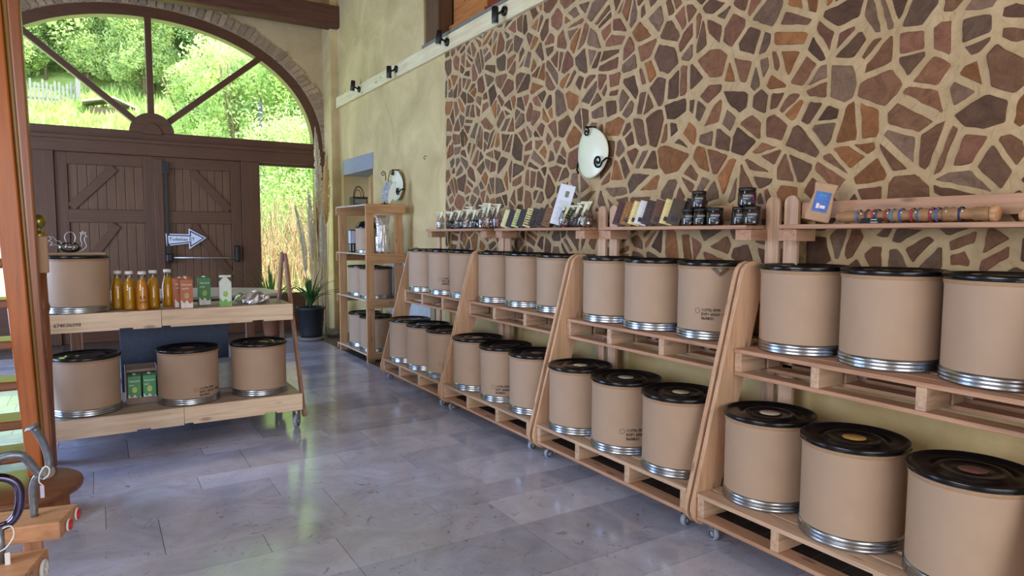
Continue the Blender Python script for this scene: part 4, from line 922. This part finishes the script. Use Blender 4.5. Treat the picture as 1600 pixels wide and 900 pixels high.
textmesh('sweet\nmoove', .013, 'lettering', M_white, lambda x, y, z: (-.0012+(y+.017)*.2, .022-x-.02, y+.015), tg)
s2_ = thing('wooden_roller', (3.25, 1.14, ZS+.029), 'turned wooden stick on the nearest shelf board, cut off by the picture edge', 'stick')
MB().lathe([(.012, -.12), (.024, -.116), (.029, -.10), (.029, .10), (.026, .12), (.012, .128)], 24, M=RX(PI/2)).build('cane', wood('knob', (206, 160, 116), 'y'), s2_)

# ================================================================== STAIR, ITS ROUND FOOT AND THE NEWEL (left edge)
stw = thing('open_stair', (-.36, 4.05, 0), 'varnished orange-brown wooden open stair at the left edge', 'stairs')
vo = wood('varnished_orange', (172, 92, 30), 'z', .28, .7, False); vb = wood('varnished_brown', (140, 84, 52), 'z', .3, .7, False)
def lean(xa0, xa1, xb0, xb1, z0, z1, y0, y1, nm, mt, bv=.008):
    v = [(xa0+.36, y0-4.05, z0), (xa1+.36, y0-4.05, z0), (xb1+.36, y0-4.05, z1), (xb0+.36, y0-4.05, z1)]
    vs = v+[(x, y1-4.05, z) for x, y, z in v]
    return MB().add(vs, [(0, 1, 2, 3), (7, 6, 5, 4), (0, 4, 5, 1), (1, 5, 6, 2), (2, 6, 7, 3), (3, 7, 4, 0)]).build(nm, mt, stw, bv)
KS = 1.164; stw.location = (-.36*KS, 4.05*KS, 1.6*(1-KS)); stw.scale = (KS, KS, KS)
lean(-.327, -.262, -.47, -.345, .405, 3.1, 3.97, 4.04, 'stringer', vo)
lean(-.262, -.246, -.345, -.322, .405, 3.1, 3.985, 4.05, 'groove_strip', wood('painted_green_sheen', (150, 118, 66), 'z', .25, .8, False))  # olive colour paints in the green reflection on the varnished stringer
lean(-.246, -.222, -.322, -.268, .405, 3.1, 3.965, 4.06, 'edge_strip', vb)
for i, z in enumerate((.50, .665, .86, 1.06, 1.26, 1.455)):
    MB().box(-.75, .07, -.06, .16, z-.022, z+.022).build('tread', wood('tread_brown', (128, 74, 42), 'x', .35, .7, False), stw, .01)
MB().box(-.80, -.75, -.1, .18, .226, 3.1).build('stringer', vo, stw, .006)
rf = thing('round_foot', (-.37*KS, 3.89*KS, 0), 'round turned wooden drum with a flat overhanging top, under the stair post', 'pedestal')
MB().lathe([(.258, .0), (.25, .02), (.25, .155), (.0, .155)], 56).build('barrel', wood('barrel_wood', (170, 112, 74), 'z', .45, .7, False), rf)
MB().lathe([(.297, .156), (.317, .163), (.321, .180), (.317, .196), (.30, .203), (0, .203)], 56).build('round_top', wood('disc_wood', (128, 84, 56), 'x', .35, .7, False), rf)
nw = thing('newel_post', (-.240*KS, 4.12*KS, .2045), 'slim turned newel with a pale square block and brass ornament on top', 'post')
nw.scale = (KS, KS, KS)
MB().lathe([(.028, 0), (.028, .55), (.033, .56), (.033, .58), (.028, .59), (.026, .80), (.032, .815), (.032, .83), (.026, .85), (.024, 1.0), (0, 1.0)], 24).build('turned_shaft', vb, nw)
MB().box(-.030, .034, -.03, .03, 1.0, 1.185).build('square_block', wood('pale_block', (196, 158, 124), 'z', .5), nw, .004)
MB().lathe([(.03, 1.186), (.032, 1.2), (.014, 1.21), (.012, 1.225), (.026, 1.235), (.034, 1.26), (.026, 1.285), (0, 1.295)], 24).build('brass_ornament', plain('old_brass', (150, 140, 70), .3, .85, var=.2), nw)

# ================================================================== FOREGROUND TOYS (bottom left)
ht = thing('handlebar_toy', (-.20, 2.83, .6), 'wooden beam toy with bent grey steel handle and two red reflectors, lower left corner', 'toy')
tw = lambda a: wood('toy_pine', (200, 150, 112), a, .5)
a = math.atan2(2.80-2.743, -.316+.143)
pl = [(.057, -.087), (.110, .077), (-.30, .165), (-.30, .015-.02)]
MB().prism(pl, -.062, 0, 'xy').build('beam', tw('x'), ht, .006)
MB().box(-.055, .0, -.02, .045, -.598, -.0625).build('support_plank', tw('z'), ht, .005)
st_ = plain('grey_steel_tube', (136, 142, 150), .38, .75, var=.2, sc=50)
m = MB()
def P(px_x, z, y=0): return (px_x+.20, y, z-.6)
m.tube([P(-.221, .60, .02), P(-.222, .66, .02), P(-.221, .70, .015), P(-.212, .735, .01), P(-.196, .752, 0), P(-.183, .76, 0)], .0125, 14, sm=5)
m.build('handle_stem', st_, ht)
MB().tube([P(-.205, .93, -.03), P(-.193, .90, -.02), P(-.18, .86, -.01), P(-.170, .80, 0), P(-.172, .765, 0)], .0125, 14, sm=5).lathe([(.012, 0), (.024, .004), (.024, .008), (.014, .012)], 20, M=T(*P(-.208, .928, -.033)) @ RY(-.5)).build('upper_handle', st_, ht)
MB().tube([P(-.36, .815, -.03), P(-.31, .835, -.02), P(-.275, .842, -.02), P(-.245, .835, -.02), P(-.228, .81, -.01), P(-.205, .765, 0), P(-.185, .752, 0)], .0145, 14, sm=5).build('handle_bend', st_, ht)
MB().tube([P(-.42, .80, -.04), P(-.33, .825, -.03), P(-.31, .832, -.03)], .019, 12, sm=4).build('red_grip', plain('red_grip', (140, 40, 34), .5), ht)
MB().lathe([(.021, -.02), (.023, 0), (.021, .02)], 18, M=T(*P(-.180, .757, 0)) @ RX(1.2) @ RY(.5)).box(.0, .03, -.01, .01, .14, .16).build('clamp', plain('zinc', (170, 172, 176), .35, .9), ht)
MB().tube([P(-.188, .74, -.02), P(-.172, .755, -.03), P(-.168, .775, -.025), P(-.18, .785, -.02), P(-.195, .765, -.02), P(-.20, .735, -.02), P(-.19, .72, -.02)], .0022, 6, sm=4).build('cable_tie', M_white, ht)
MB().box(-.006, .006, -.001, .001, -.045, 0, M=T(*P(-.192, .72, -.022))).build('price_tag', plain('tag_lilac', (186, 186, 210), .5), ht)
red = plain('red_reflector', (206, 36, 40), .2); e_ = Vector((.053, .164, 0)).normalized()
ea = math.atan2(e_.y, e_.x)-PI/2
for i, (q, zz) in enumerate(((.78, -.026), (.34, -.034))):
    px_ = .057+(.110-.057)*q; py_ = -.087+(.077+.087)*q
    Mx = T(px_, py_, zz) @ RZ(ea) @ RY(PI/2)
    rfl = MB().lathe([(.0, .004), (.021, .004), (.022, .008), (.020, .011)], 28, M=Mx, cap=False).build('reflector_rim', M_white, ht)
    MB().lathe([(.0185, .009), (.0185, .014), (0, .016)], 28, M=Mx).build('red_reflector', red, rfl)
h2 = thing('second_toy', (-.26, 2.66, .53), 'lower wooden block toy with white round reflectors and dark chrome loop handle', 'toy')
pl = [(.018, -.20), (.085, .055), (-.30, .11), (-.30, -.17)]
MB().prism(pl, -.085, 0, 'xy').build('block_body', tw('x'), h2, .006)
MB().box(-.10, -.03, -.09, -.03, -.528, -.0855).build('support_leg', tw('z'), h2, .004)
ea2 = math.atan2(.255, .067)-PI/2
for q in (.72, .28):
    Mx = T(.018+.067*q, -.20+.255*q, -.042) @ RZ(ea2) @ RY(PI/2)
    o = MB().lathe([(0, .003), (.031, .003), (.032, .008), (.030, .012), (.020, .0135), (.019, .012), (0, .012)], 32, M=Mx, cap=False).lathe([(.006, .012), (.005, .015), (0, .015)], 12, M=Mx, cap=False).build('white_reflector', M_white, h2)
dk = plain('dark_chrome', (90, 84, 110), .12, 1.0, var=.1)
def Q(x, z, y=0): return (x+.26, y-2.66+2.66, z-.53)
MB().tube([Q(-.36, .80), Q(-.30, .815), Q(-.262, .80), Q(-.243, .77), Q(-.243, .72), Q(-.255, .68), Q(-.28, .655), Q(-.33, .645), Q(-.38, .64)], .0135, 16, sm=5).build('loop_handle', dk, h2)
MB().tube([Q(-.30, .645, -.01), Q(-.268, .655, -.02), Q(-.262, .62, -.02), Q(-.285, .585, -.02), Q(-.31, .575, -.02)], .0022, 6, sm=4).box(-.028, -.014, -.025, -.022, .0, .04).build('cable_tie', M_white, h2)
MB().tube([Q(-.30, .655, -.005), Q(-.30, .53, .0)], .013, 12).build('stem', st_, h2)

# ================================================================== PLANTS BY THE DOOR
def leafplant(parent, cx, cyy, z, n, L0, seed, mat, w=.022):
    r_ = random.Random(seed); m = MB()
    for i in range(n):
        a = r_.uniform(0, 2*PI); L_ = L0*r_.uniform(.7, 1.15); bend = r_.uniform(.25, .95); k = 7; pts = []
        for j in range(k+1):
            t = j/k; h = L_*(t-.62*bend*t*t); o = L_*bend*.75*t**1.4; pts.append((cx+o*math.cos(a), cyy+o*math.sin(a), z+h, w*math.sin(PI*min(1, .12+.88*t))**.7*(1-t*.3)))
        vs = []
        for (x, y, zz, ww) in pts: vs += [(x-math.sin(a)*ww, y+math.cos(a)*ww, zz), (x, y, zz-.006), (x+math.sin(a)*ww, y-math.cos(a)*ww, zz)]
        m.add(vs, [(3*j+q, 3*j+q+1, 3*j+q+4, 3*j+q+3) for j in range(k) for q in (0, 1)], 0, True)
    return m.build('leaves', mat, parent)
def leafmat(name, rgb, tr=.35, rough=.45):
    key = ('l', name)
    if key in MC: return MC[key]
    m, nt, b = base(name, s2l(rgb), rough, 0, .3); L = nt.links.new
    oi = N(nt, 'ShaderNodeTexCoord'); no = N(nt, 'ShaderNodeTexNoise', Scale=1.3, Detail=3.0); L(oi.outputs['Object'], no.inputs['Vector'])
    r = N(nt, 'ShaderNodeValToRGB'); c = s2l(rgb); e = r.color_ramp.elements; e[0].position = .3; e[1].position = .7; e[0].color = (c[0]*.55, c[1]*.62, c[2]*.6, 1); e[1].color = (min(1, c[0]*1.3), min(1, c[1]*1.15), c[2], 1)
    L(no.outputs['Fac'], r.inputs[0]); L(r.outputs[0], b.inputs['Base Color'])
    t = N(nt, 'ShaderNodeBsdfTranslucent'); L(r.outputs[0], t.inputs[0]); mx = N(nt, 'ShaderNodeMixShader'); mx.inputs[0].default_value = tr
    L(b.outputs[0], mx.inputs[1]); L(t.outputs[0], mx.inputs[2]); L(mx.outputs[0], nt.nodes['Material Output'].inputs[0])
    MC[key] = m; return m
pp = thing('potted_plant', (2.73, 10.18, 0), 'strap-leaved plant in a black pot in front of the right side window', 'plant')
MB().lathe([(0, .06), (.155, .06), (.165, .10), (.20, .47), (.215, .475), (.218, .51), (.205, .51), (.195, .47), (0, .46)], 40).build('pot', plain('black_pot', (34, 35, 40), .5), pp)
MB().lathe([(0, .0), (.17, .0), (.20, .03), (.20, .055), (.16, .059), (0, .059)], 32).build('stand', plain('grey_tray', (120, 112, 106), .5), pp)
leafplant(pp, 0, 0, .47, 34, .66, 3, leafmat('dark_leaf', (70, 110, 60), .25))
p2 = thing('potted_plant', (2.32, 10.95, 0), 'upright long-leaved plant left of the black pot, seen above the end of the table', 'plant')
MB().lathe([(0, .0), (.11, .0), (.12, .03), (.145, .30), (.155, .30), (.155, .33), (.14, .33), (.135, .29), (0, .28)], 32).build('pot', plain('clay_pot', (140, 92, 66), .7), p2)
leafplant(p2, 0, 0, .30, 28, 1.05, 9, leafmat('mid_leaf', (92, 134, 66), .3), .026)

pg = thing('pampas_bundle', (3.05, 10.82, 0), 'tall bundle of dried pampas grass stalks with feathery heads in the corner', 'dried grass')
r_ = random.Random(31); m = MB(); tips = []
for i in range(60):
    a = r_.uniform(0, 2*PI); rr = .13*math.sqrt(r_.random()); h = r_.uniform(1.5, 2.35); ox, oy = r_.uniform(-.14, .10), r_.uniform(-.10, .10)
    x0, y0 = rr*math.cos(a), rr*math.sin(a); pts = [(x0+ox*t*t, y0+oy*t*t, h*t) for t in (0, .25, .5, .75, 1)]
    m.tube(pts, .0055, 5, r2=.003)
    tips.append(pts[-1])
m.build('stalks', plain('straw', (216, 194, 150), .7, var=.2), pg)
def straw_mat(nm, rgb):
    key = ('s', nm)
    if key in MC: return MC[key]
    m_ = plain(nm+'_soft', rgb, .8, var=.06); nt = m_.node_tree; b = nt.nodes['Principled BSDF']
    t = N(nt, 'ShaderNodeBsdfTranslucent'); t.inputs[0].default_value = (*s2l(rgb), 1); mx = N(nt, 'ShaderNodeMixShader'); mx.inputs[0].default_value = .5
    nt.links.new(b.outputs[0], mx.inputs[1]); nt.links.new(t.outputs[0], mx.inputs[2]); nt.links.new(mx.outputs[0], nt.nodes['Material Output'].inputs[0])
    MC[key] = m_; return m_
def plume(x, y, z0, h, dx, dy, w, seed, rgb, nm):
    q = random.Random(seed); m = MB()
    for i in range(900):
        t = q.random(); a = q.uniform(0, 2*PI); ww = w*math.sin(PI*min(1, t*.93+.07))**.6*(1-.45*t); bx, by, bz = x+dx*t*t, y+dy*t*t, z0+h*t
        L_ = q.uniform(.05, .11); ex = bx+ww*math.cos(a)*q.uniform(.4, 1); ey = by+ww*math.sin(a)*q.uniform(.4, 1); ez = bz+L_
        s_ = .0028; m.add([(bx, by, bz), (ex-s_, ey, ez-.01), (ex, ey+s_, ez+.02)], [(0, 1, 2)])
    m.tube([(x, y, 0), (x, y, z0), (x+dx, y+dy, z0+h)], .004, 5)
    m.build('plume', straw_mat(nm, rgb), pg)
plume(.02, .0, 1.95, 1.25, -.06, -.06, .085, 1, (236, 228, 212), 'plume_pale')
plume(.10, -.10, 1.75, 1.05, .02, -.05, .085, 2, (240, 216, 164), 'plume_gold')
plume(-.12, -.06, 1.15, 1.15, -.06, -.04, .07, 3, (214, 204, 184), 'plume_pale')
plume(-.22, -.02, .95, 1.05, -.16, -.04, .065, 4, (206, 192, 170), 'plume_pale')
plume(.02, -.16, 1.05, 1.0, -.01, -.05, .07, 5, (212, 198, 170), 'plume_pale')
# stones on the floor below
tag(crumple('rubble_stone', 10, [(.09, .07, 0), (.11, .09, .04), (.08, .06, .10), (.03, .02, .12)], 4, .12).build('rubble_stone', plain('grey_stone', (150, 144, 140), .8, var=.2)), 'rough grey stone lying on the floor beside the dried grass', 'stone').location = (3.14, 10.42, .001)

# ================================================================== OUTSIDE
def gz(x, y):
    s = max(0, y-13.0); z = .30*s if y < 44 else .30*31+.75*(y-44)
    return z-.02 + .25*math.sin(x*.5+y*.3)*min(1, s/6)+.12*math.sin(x*1.7-y*.9)*min(1, s/6)
g = MB(); nx_, ny_ = 70, 60; vs = []
for j in range(ny_+1):
    y = 11.96+(j/ny_)**1.5*75
    for i in range(nx_+1): x = -30+i/nx_*70; vs.append((x, y, gz(x, y)))
g.add(vs, [(j*(nx_+1)+i, j*(nx_+1)+i+1, (j+1)*(nx_+1)+i+1, (j+1)*(nx_+1)+i) for j in range(ny_) for i in range(nx_)], 0, True)
gm, nt, b = base('meadow', (.2, .4, .06), .9, 0, .1); L = nt.links.new
tc = N(nt, 'ShaderNodeTexCoord'); no = N(nt, 'ShaderNodeTexNoise', Scale=.9, Detail=8.0, Roughness=.7); L(tc.outputs['Object'], no.inputs['Vector'])
r = N(nt, 'ShaderNodeValToRGB'); e = r.color_ramp.elements; e[0].position = .3; e[0].color = (*s2l((124, 116, 84)), 1); e[1].position = .68; e[1].color = (*s2l((186, 206, 136)), 1)
x_ = r.color_ramp.elements.new(.36); x_.color = (*s2l((134, 158, 84)), 1)
L(no.outputs['Fac'], r.inputs[0]); L(r.outputs[0], b.inputs['Base Color'])
struct(g.build('ground', gm))
# meadow tufts
q = random.Random(8); m = MB()
for i in range(9000):
    y = 30+14*q.random(); x = q.uniform(-8, 14); z = gz(x, y); h = q.uniform(.12, .5); a = q.uniform(0, PI); s_ = .09
    m.add([(x-s_*math.cos(a), y-s_*math.sin(a), z), (x+s_*math.cos(a), y+s_*math.sin(a), z), (x+q.uniform(-.2, .2), y+q.uniform(-.2, .2), z+h)], [(0, 1, 2)])
tag(m.build('meadow_grass', leafmat('meadow_tuft', (182, 208, 136), .3)), 'bright rough meadow grass and weeds on the slope outside', 'grass', None, 'stuff')

def tree_mesh(seed, n, size, rad, hgt, blobs, flat=1.0):
    q = random.Random(seed); m = MB(); B = []
    for i in range(blobs):
        a = q.uniform(0, 2*PI); rr = rad*.75*math.sqrt(q.random()); zz = hgt*(.22+.72*q.random()); B.append((rr*math.cos(a)*(1.15-zz/hgt*.5), rr*math.sin(a)*(1.15-zz/hgt*.5), zz, rad*q.uniform(.26, .48)))
    for i in range(n):
        bx, by, bz, br = B[q.randrange(blobs)]
        d = Vector((q.gauss(0, 1), q.gauss(0, 1), q.gauss(0, 1))).normalized()*br*(.55+.5*q.random()); c = Vector((bx, by, bz))+d
        u = Vector((q.gauss(0, 1), q.gauss(0, 1), q.gauss(0, 1))).normalized(); v = u.orthogonal().normalized(); s_ = size*q.uniform(.6, 1.3)
        m.add([c-u*s_, c-v*s_*.5, c+u*s_, c+v*s_*.5], [(0, 1, 2, 3)])
    return m, B
def tree(seed, n, size, rad, hgt, blobs, rgb, nm, stems=1):
    t = thing('tree', (0, 0, 0), 'x', 'tree', 'trees and bushes behind the arch window')
    m, B = tree_mesh(seed, n, size, rad, hgt, blobs); m.build('crown', leafmat(nm, rgb, .45), t)
    q = random.Random(seed+5); w = MB()
    for k in range(stems):
        ox, oy = q.uniform(-.3, .3)*(stems > 1), q.uniform(-.3, .3)*(stems > 1)
        top = (ox*4, oy*4, hgt*.8); w.tube([(ox, oy, -.4), (ox*1.6, oy*1.6, hgt*.3), (ox*3, oy*3, hgt*.6), top], .018*hgt/stems**.4, 7, r2=.006*hgt)
    for bx, by, bz, br in B[:14]: w.tube([(bx*.1, by*.1, bz*.5), (bx*.6, by*.6, bz*.8), (bx, by, bz)], .007*hgt, 5, r2=.003*hgt)
    w.build('trunk', plain('bark', (120, 104, 84), .85, var=.2), t)
    return t
protos = [tree(101, 17000, .11, 2.6, 7.5, 46, (196, 220, 158), 'leaf_lime'), tree(102, 17000, .13, 3.0, 9.5, 50, (164, 196, 136), 'leaf_green'), tree(103, 11000, .055, 1.35, 3.6, 44, (196, 222, 158), 'leaf_hazel', 5)]
spots_ = [(0, -6.0, 47, 1.0), (1, -2.6, 49, 1.1), (0, .6, 46.5, 1.1), (1, 4.2, 48, 1.15), (0, 7.6, 46, 1.1), (1, 11.4, 48, 1.1), (0, 15.0, 46, 1.1), (1, -9.5, 50, 1.2), (0, -3.7, 46.0, .9), (0, 2.6, 42.5, .75), (1, 6.4, 41, .8),
          (0, 9.6, 40, .9), (1, 12.8, 38, .9), (0, 6.0, 34, .72), (0, 8.6, 31, .72), (1, 9.2, 35, .8), (2, 3.9, 22.5, 1.25), (2, 5.3, 21.0, 1.3), (2, 6.6, 23.5, 1.4), (2, 5.0, 26, 1.4), (2, 3.3, 26.5, 1.0), (2, 7.9, 26, 1.5), (2, 6.3, 18.5, 1.0), (2, 4.9, 17.8, .85), (2, -5.0, 24, 1.2), (2, -6.5, 25, 1.3), (0, -1.2, 45.5, .85)]+[((k % 2), -7.2+k*1.75+(k % 3)*.2, 44.3+.5*(k % 2), .5+.12*(k % 3)) for k in range(8)]
tl = ['lime green tree seen at the far left of the left fanlight pane', 'taller mid-green tree behind the picket fence', 'lime tree straight behind the shed roof', 'taller mid-green tree behind the vertical glazing bar', 'bright tree at the top of the third fanlight pane', 'mid-green tree behind the right slanted glazing bar', 'lime tree at the far right of the slope', 'tree hidden beyond the stair post on the slope']
used = set()
for i, (p, x, y, s_) in enumerate(spots_):
    src = protos[p]; lab = tl[i] if i < len(tl) else '%s, %s of the slope outside the arch window' % (['small lime tree', 'small mid-green tree', 'thin-stemmed leafy hazel bush'][p], ['', ''][0] or 'one at about %d metres on the %s' % (int(y-11), 'left' if x < 1 else 'right'))
    if i >= len(tl): lab = ['small lime tree', 'small mid-green tree', 'thin-stemmed hazel bush'][p]+{8: ' near the picket fence', 9: ' just behind the shed roof', 10: ' in the middle of the slope', 11: ' high on the right slope', 12: ' at the right top of the slope', 13: ' low in the third pane', 14: ' low in the right pane', 15: ' dark behind the right pane',
        16: ' at the hub of the fanlight', 17: ' in the lower right pane, left part', 18: ' in the lower right pane, middle part', 19: ' behind the slanted bar', 20: ' left of the dark garden post', 21: ' at the right end of the fanlight', 22: ' behind the right side window', 23: ' above the dry brambles', 24: ' beyond the left side window', 25: ' at the outer left beyond the left side window', 26: ' right behind the picket fence', 27: ' in the low row at its far left end', 28: ' second in the low row beyond the fence', 29: ' third in the low row beyond the fence', 30: ' fourth in the low row, above the fence', 31: ' fifth in the low row, above the fence', 32: ' in the low row between fence and shed', 33: ' in the low row above the shed roof', 34: ' at the right end of the low row'}[i]
    if p in used: t = dup(src)
    else: t = src; used.add(p)
    t.location = (x, y, gz(x, y)); t.rotation_euler = (0, 0, i*1.3); s_ = s_*1.3 if y > 45 else s_; t.scale = (s_, s_, s_); t['label'] = lab
# picket fence, shed roof, posts
fc = thing('picket_fence', (-1.5, 40, gz(-1.5, 40)), 'short weathered grey picket fence on the slope, seen in the left fanlight pane', 'fence')
m = MB()
for k in range(13): x = -1.05+k*.165; m.box(x-.045, x+.045, -.02, .02, .0+.03*(k % 3), 1.15+.12*math.sin(k*1.9)); 
m.build('picket', plain('weathered_wood', (136, 136, 134), .8, var=.15), fc)
MB().box(-1.1, 1.05, .02, .06, .3, .4).box(-1.1, 1.05, .02, .06, .85, .95).build('rail', plain('weathered_wood', (176, 176, 170), .8), fc)
for x in (-1.25, 1.05): MB().box(x-.1, x+.1, -.1, .1, -.3, 1.55+(.4 if x < 0 else 0)).build('post', plain('weathered_wood', (176, 176, 170), .8), fc)
sh = thing('shed', (1.0, 38.5, gz(1.0, 38.5)-.4), 'low grey shed roof half sunk in the grass of the slope', 'shed')
MB().prism([(-1.3, .85), (0, 1.15), (1.3, .55), (1.3, .48), (0, 1.06), (-1.3, .77)], -.8, .8, 'xz').build('roof', plain('grey_roof', (170, 164, 160), .7, var=.1), sh)
MB().box(-1.0, 1.0, -.6, .6, -.3, .60).build('wall', plain('shed_wall', (110, 96, 80), .8), sh)
for x, y, h, lb in ((4.62, 19.5, 3.2, 'dark garden post low behind the right fanlight pane'), (4.05, 19.9, 4.6, 'taller grey garden post left of the dark one')):
    tag(MB().box(x-.05, x+.05, y-.05, y+.05, gz(x, y)-.3, gz(x, y)+h*.62).build('garden_post', plain('post_dark', (70, 76, 84), .7)), lb, 'post')
# dry brambles and reeds outside the right side window
def brambles(cx, cyy, sx, sy_, n, lab, seed):
    q = random.Random(seed); m = MB()
    for i in range(n):
        x = cx+q.uniform(-sx, sx); y = cyy+q.uniform(-sy_, sy_); z = gz(x, y)-.05; h = q.uniform(.6, 2.0); dx, dy = q.uniform(-.7, .7), q.uniform(-.4, .4); c = q.uniform(.1, .6)
        m.tube([(x, y, z), (x+dx*.3, y+dy*.3, z+h*.6), (x+dx*.7, y+dy*.7, z+h*(1-c*.1)), (x+dx*1.2, y+dy, z+h*(1-c))], q.uniform(.008, .018), 4, cap=False, r2=.004)
    return tag(m.build('bramble_thicket', plain('dry_stem', (190, 160, 128), .8, var=.2)), lab, 'bush', None, 'stuff')
brambles(4.0, 14.9, 1.5, .9, 420, 'tangle of pale dry bramble stems outside the right side window', 5)
m, B = tree_mesh(77, 16000, .045, 2.0, 3.4, 70); o = m.build('leafy_undergrowth', leafmat('leaf_hazel', (196, 222, 158), .45)); o.location = (4.4, 17.0, gz(4.4, 17.0)-.2); tag(o, 'low leafy undergrowth behind the dry bramble stems', 'bush', None, 'stuff')
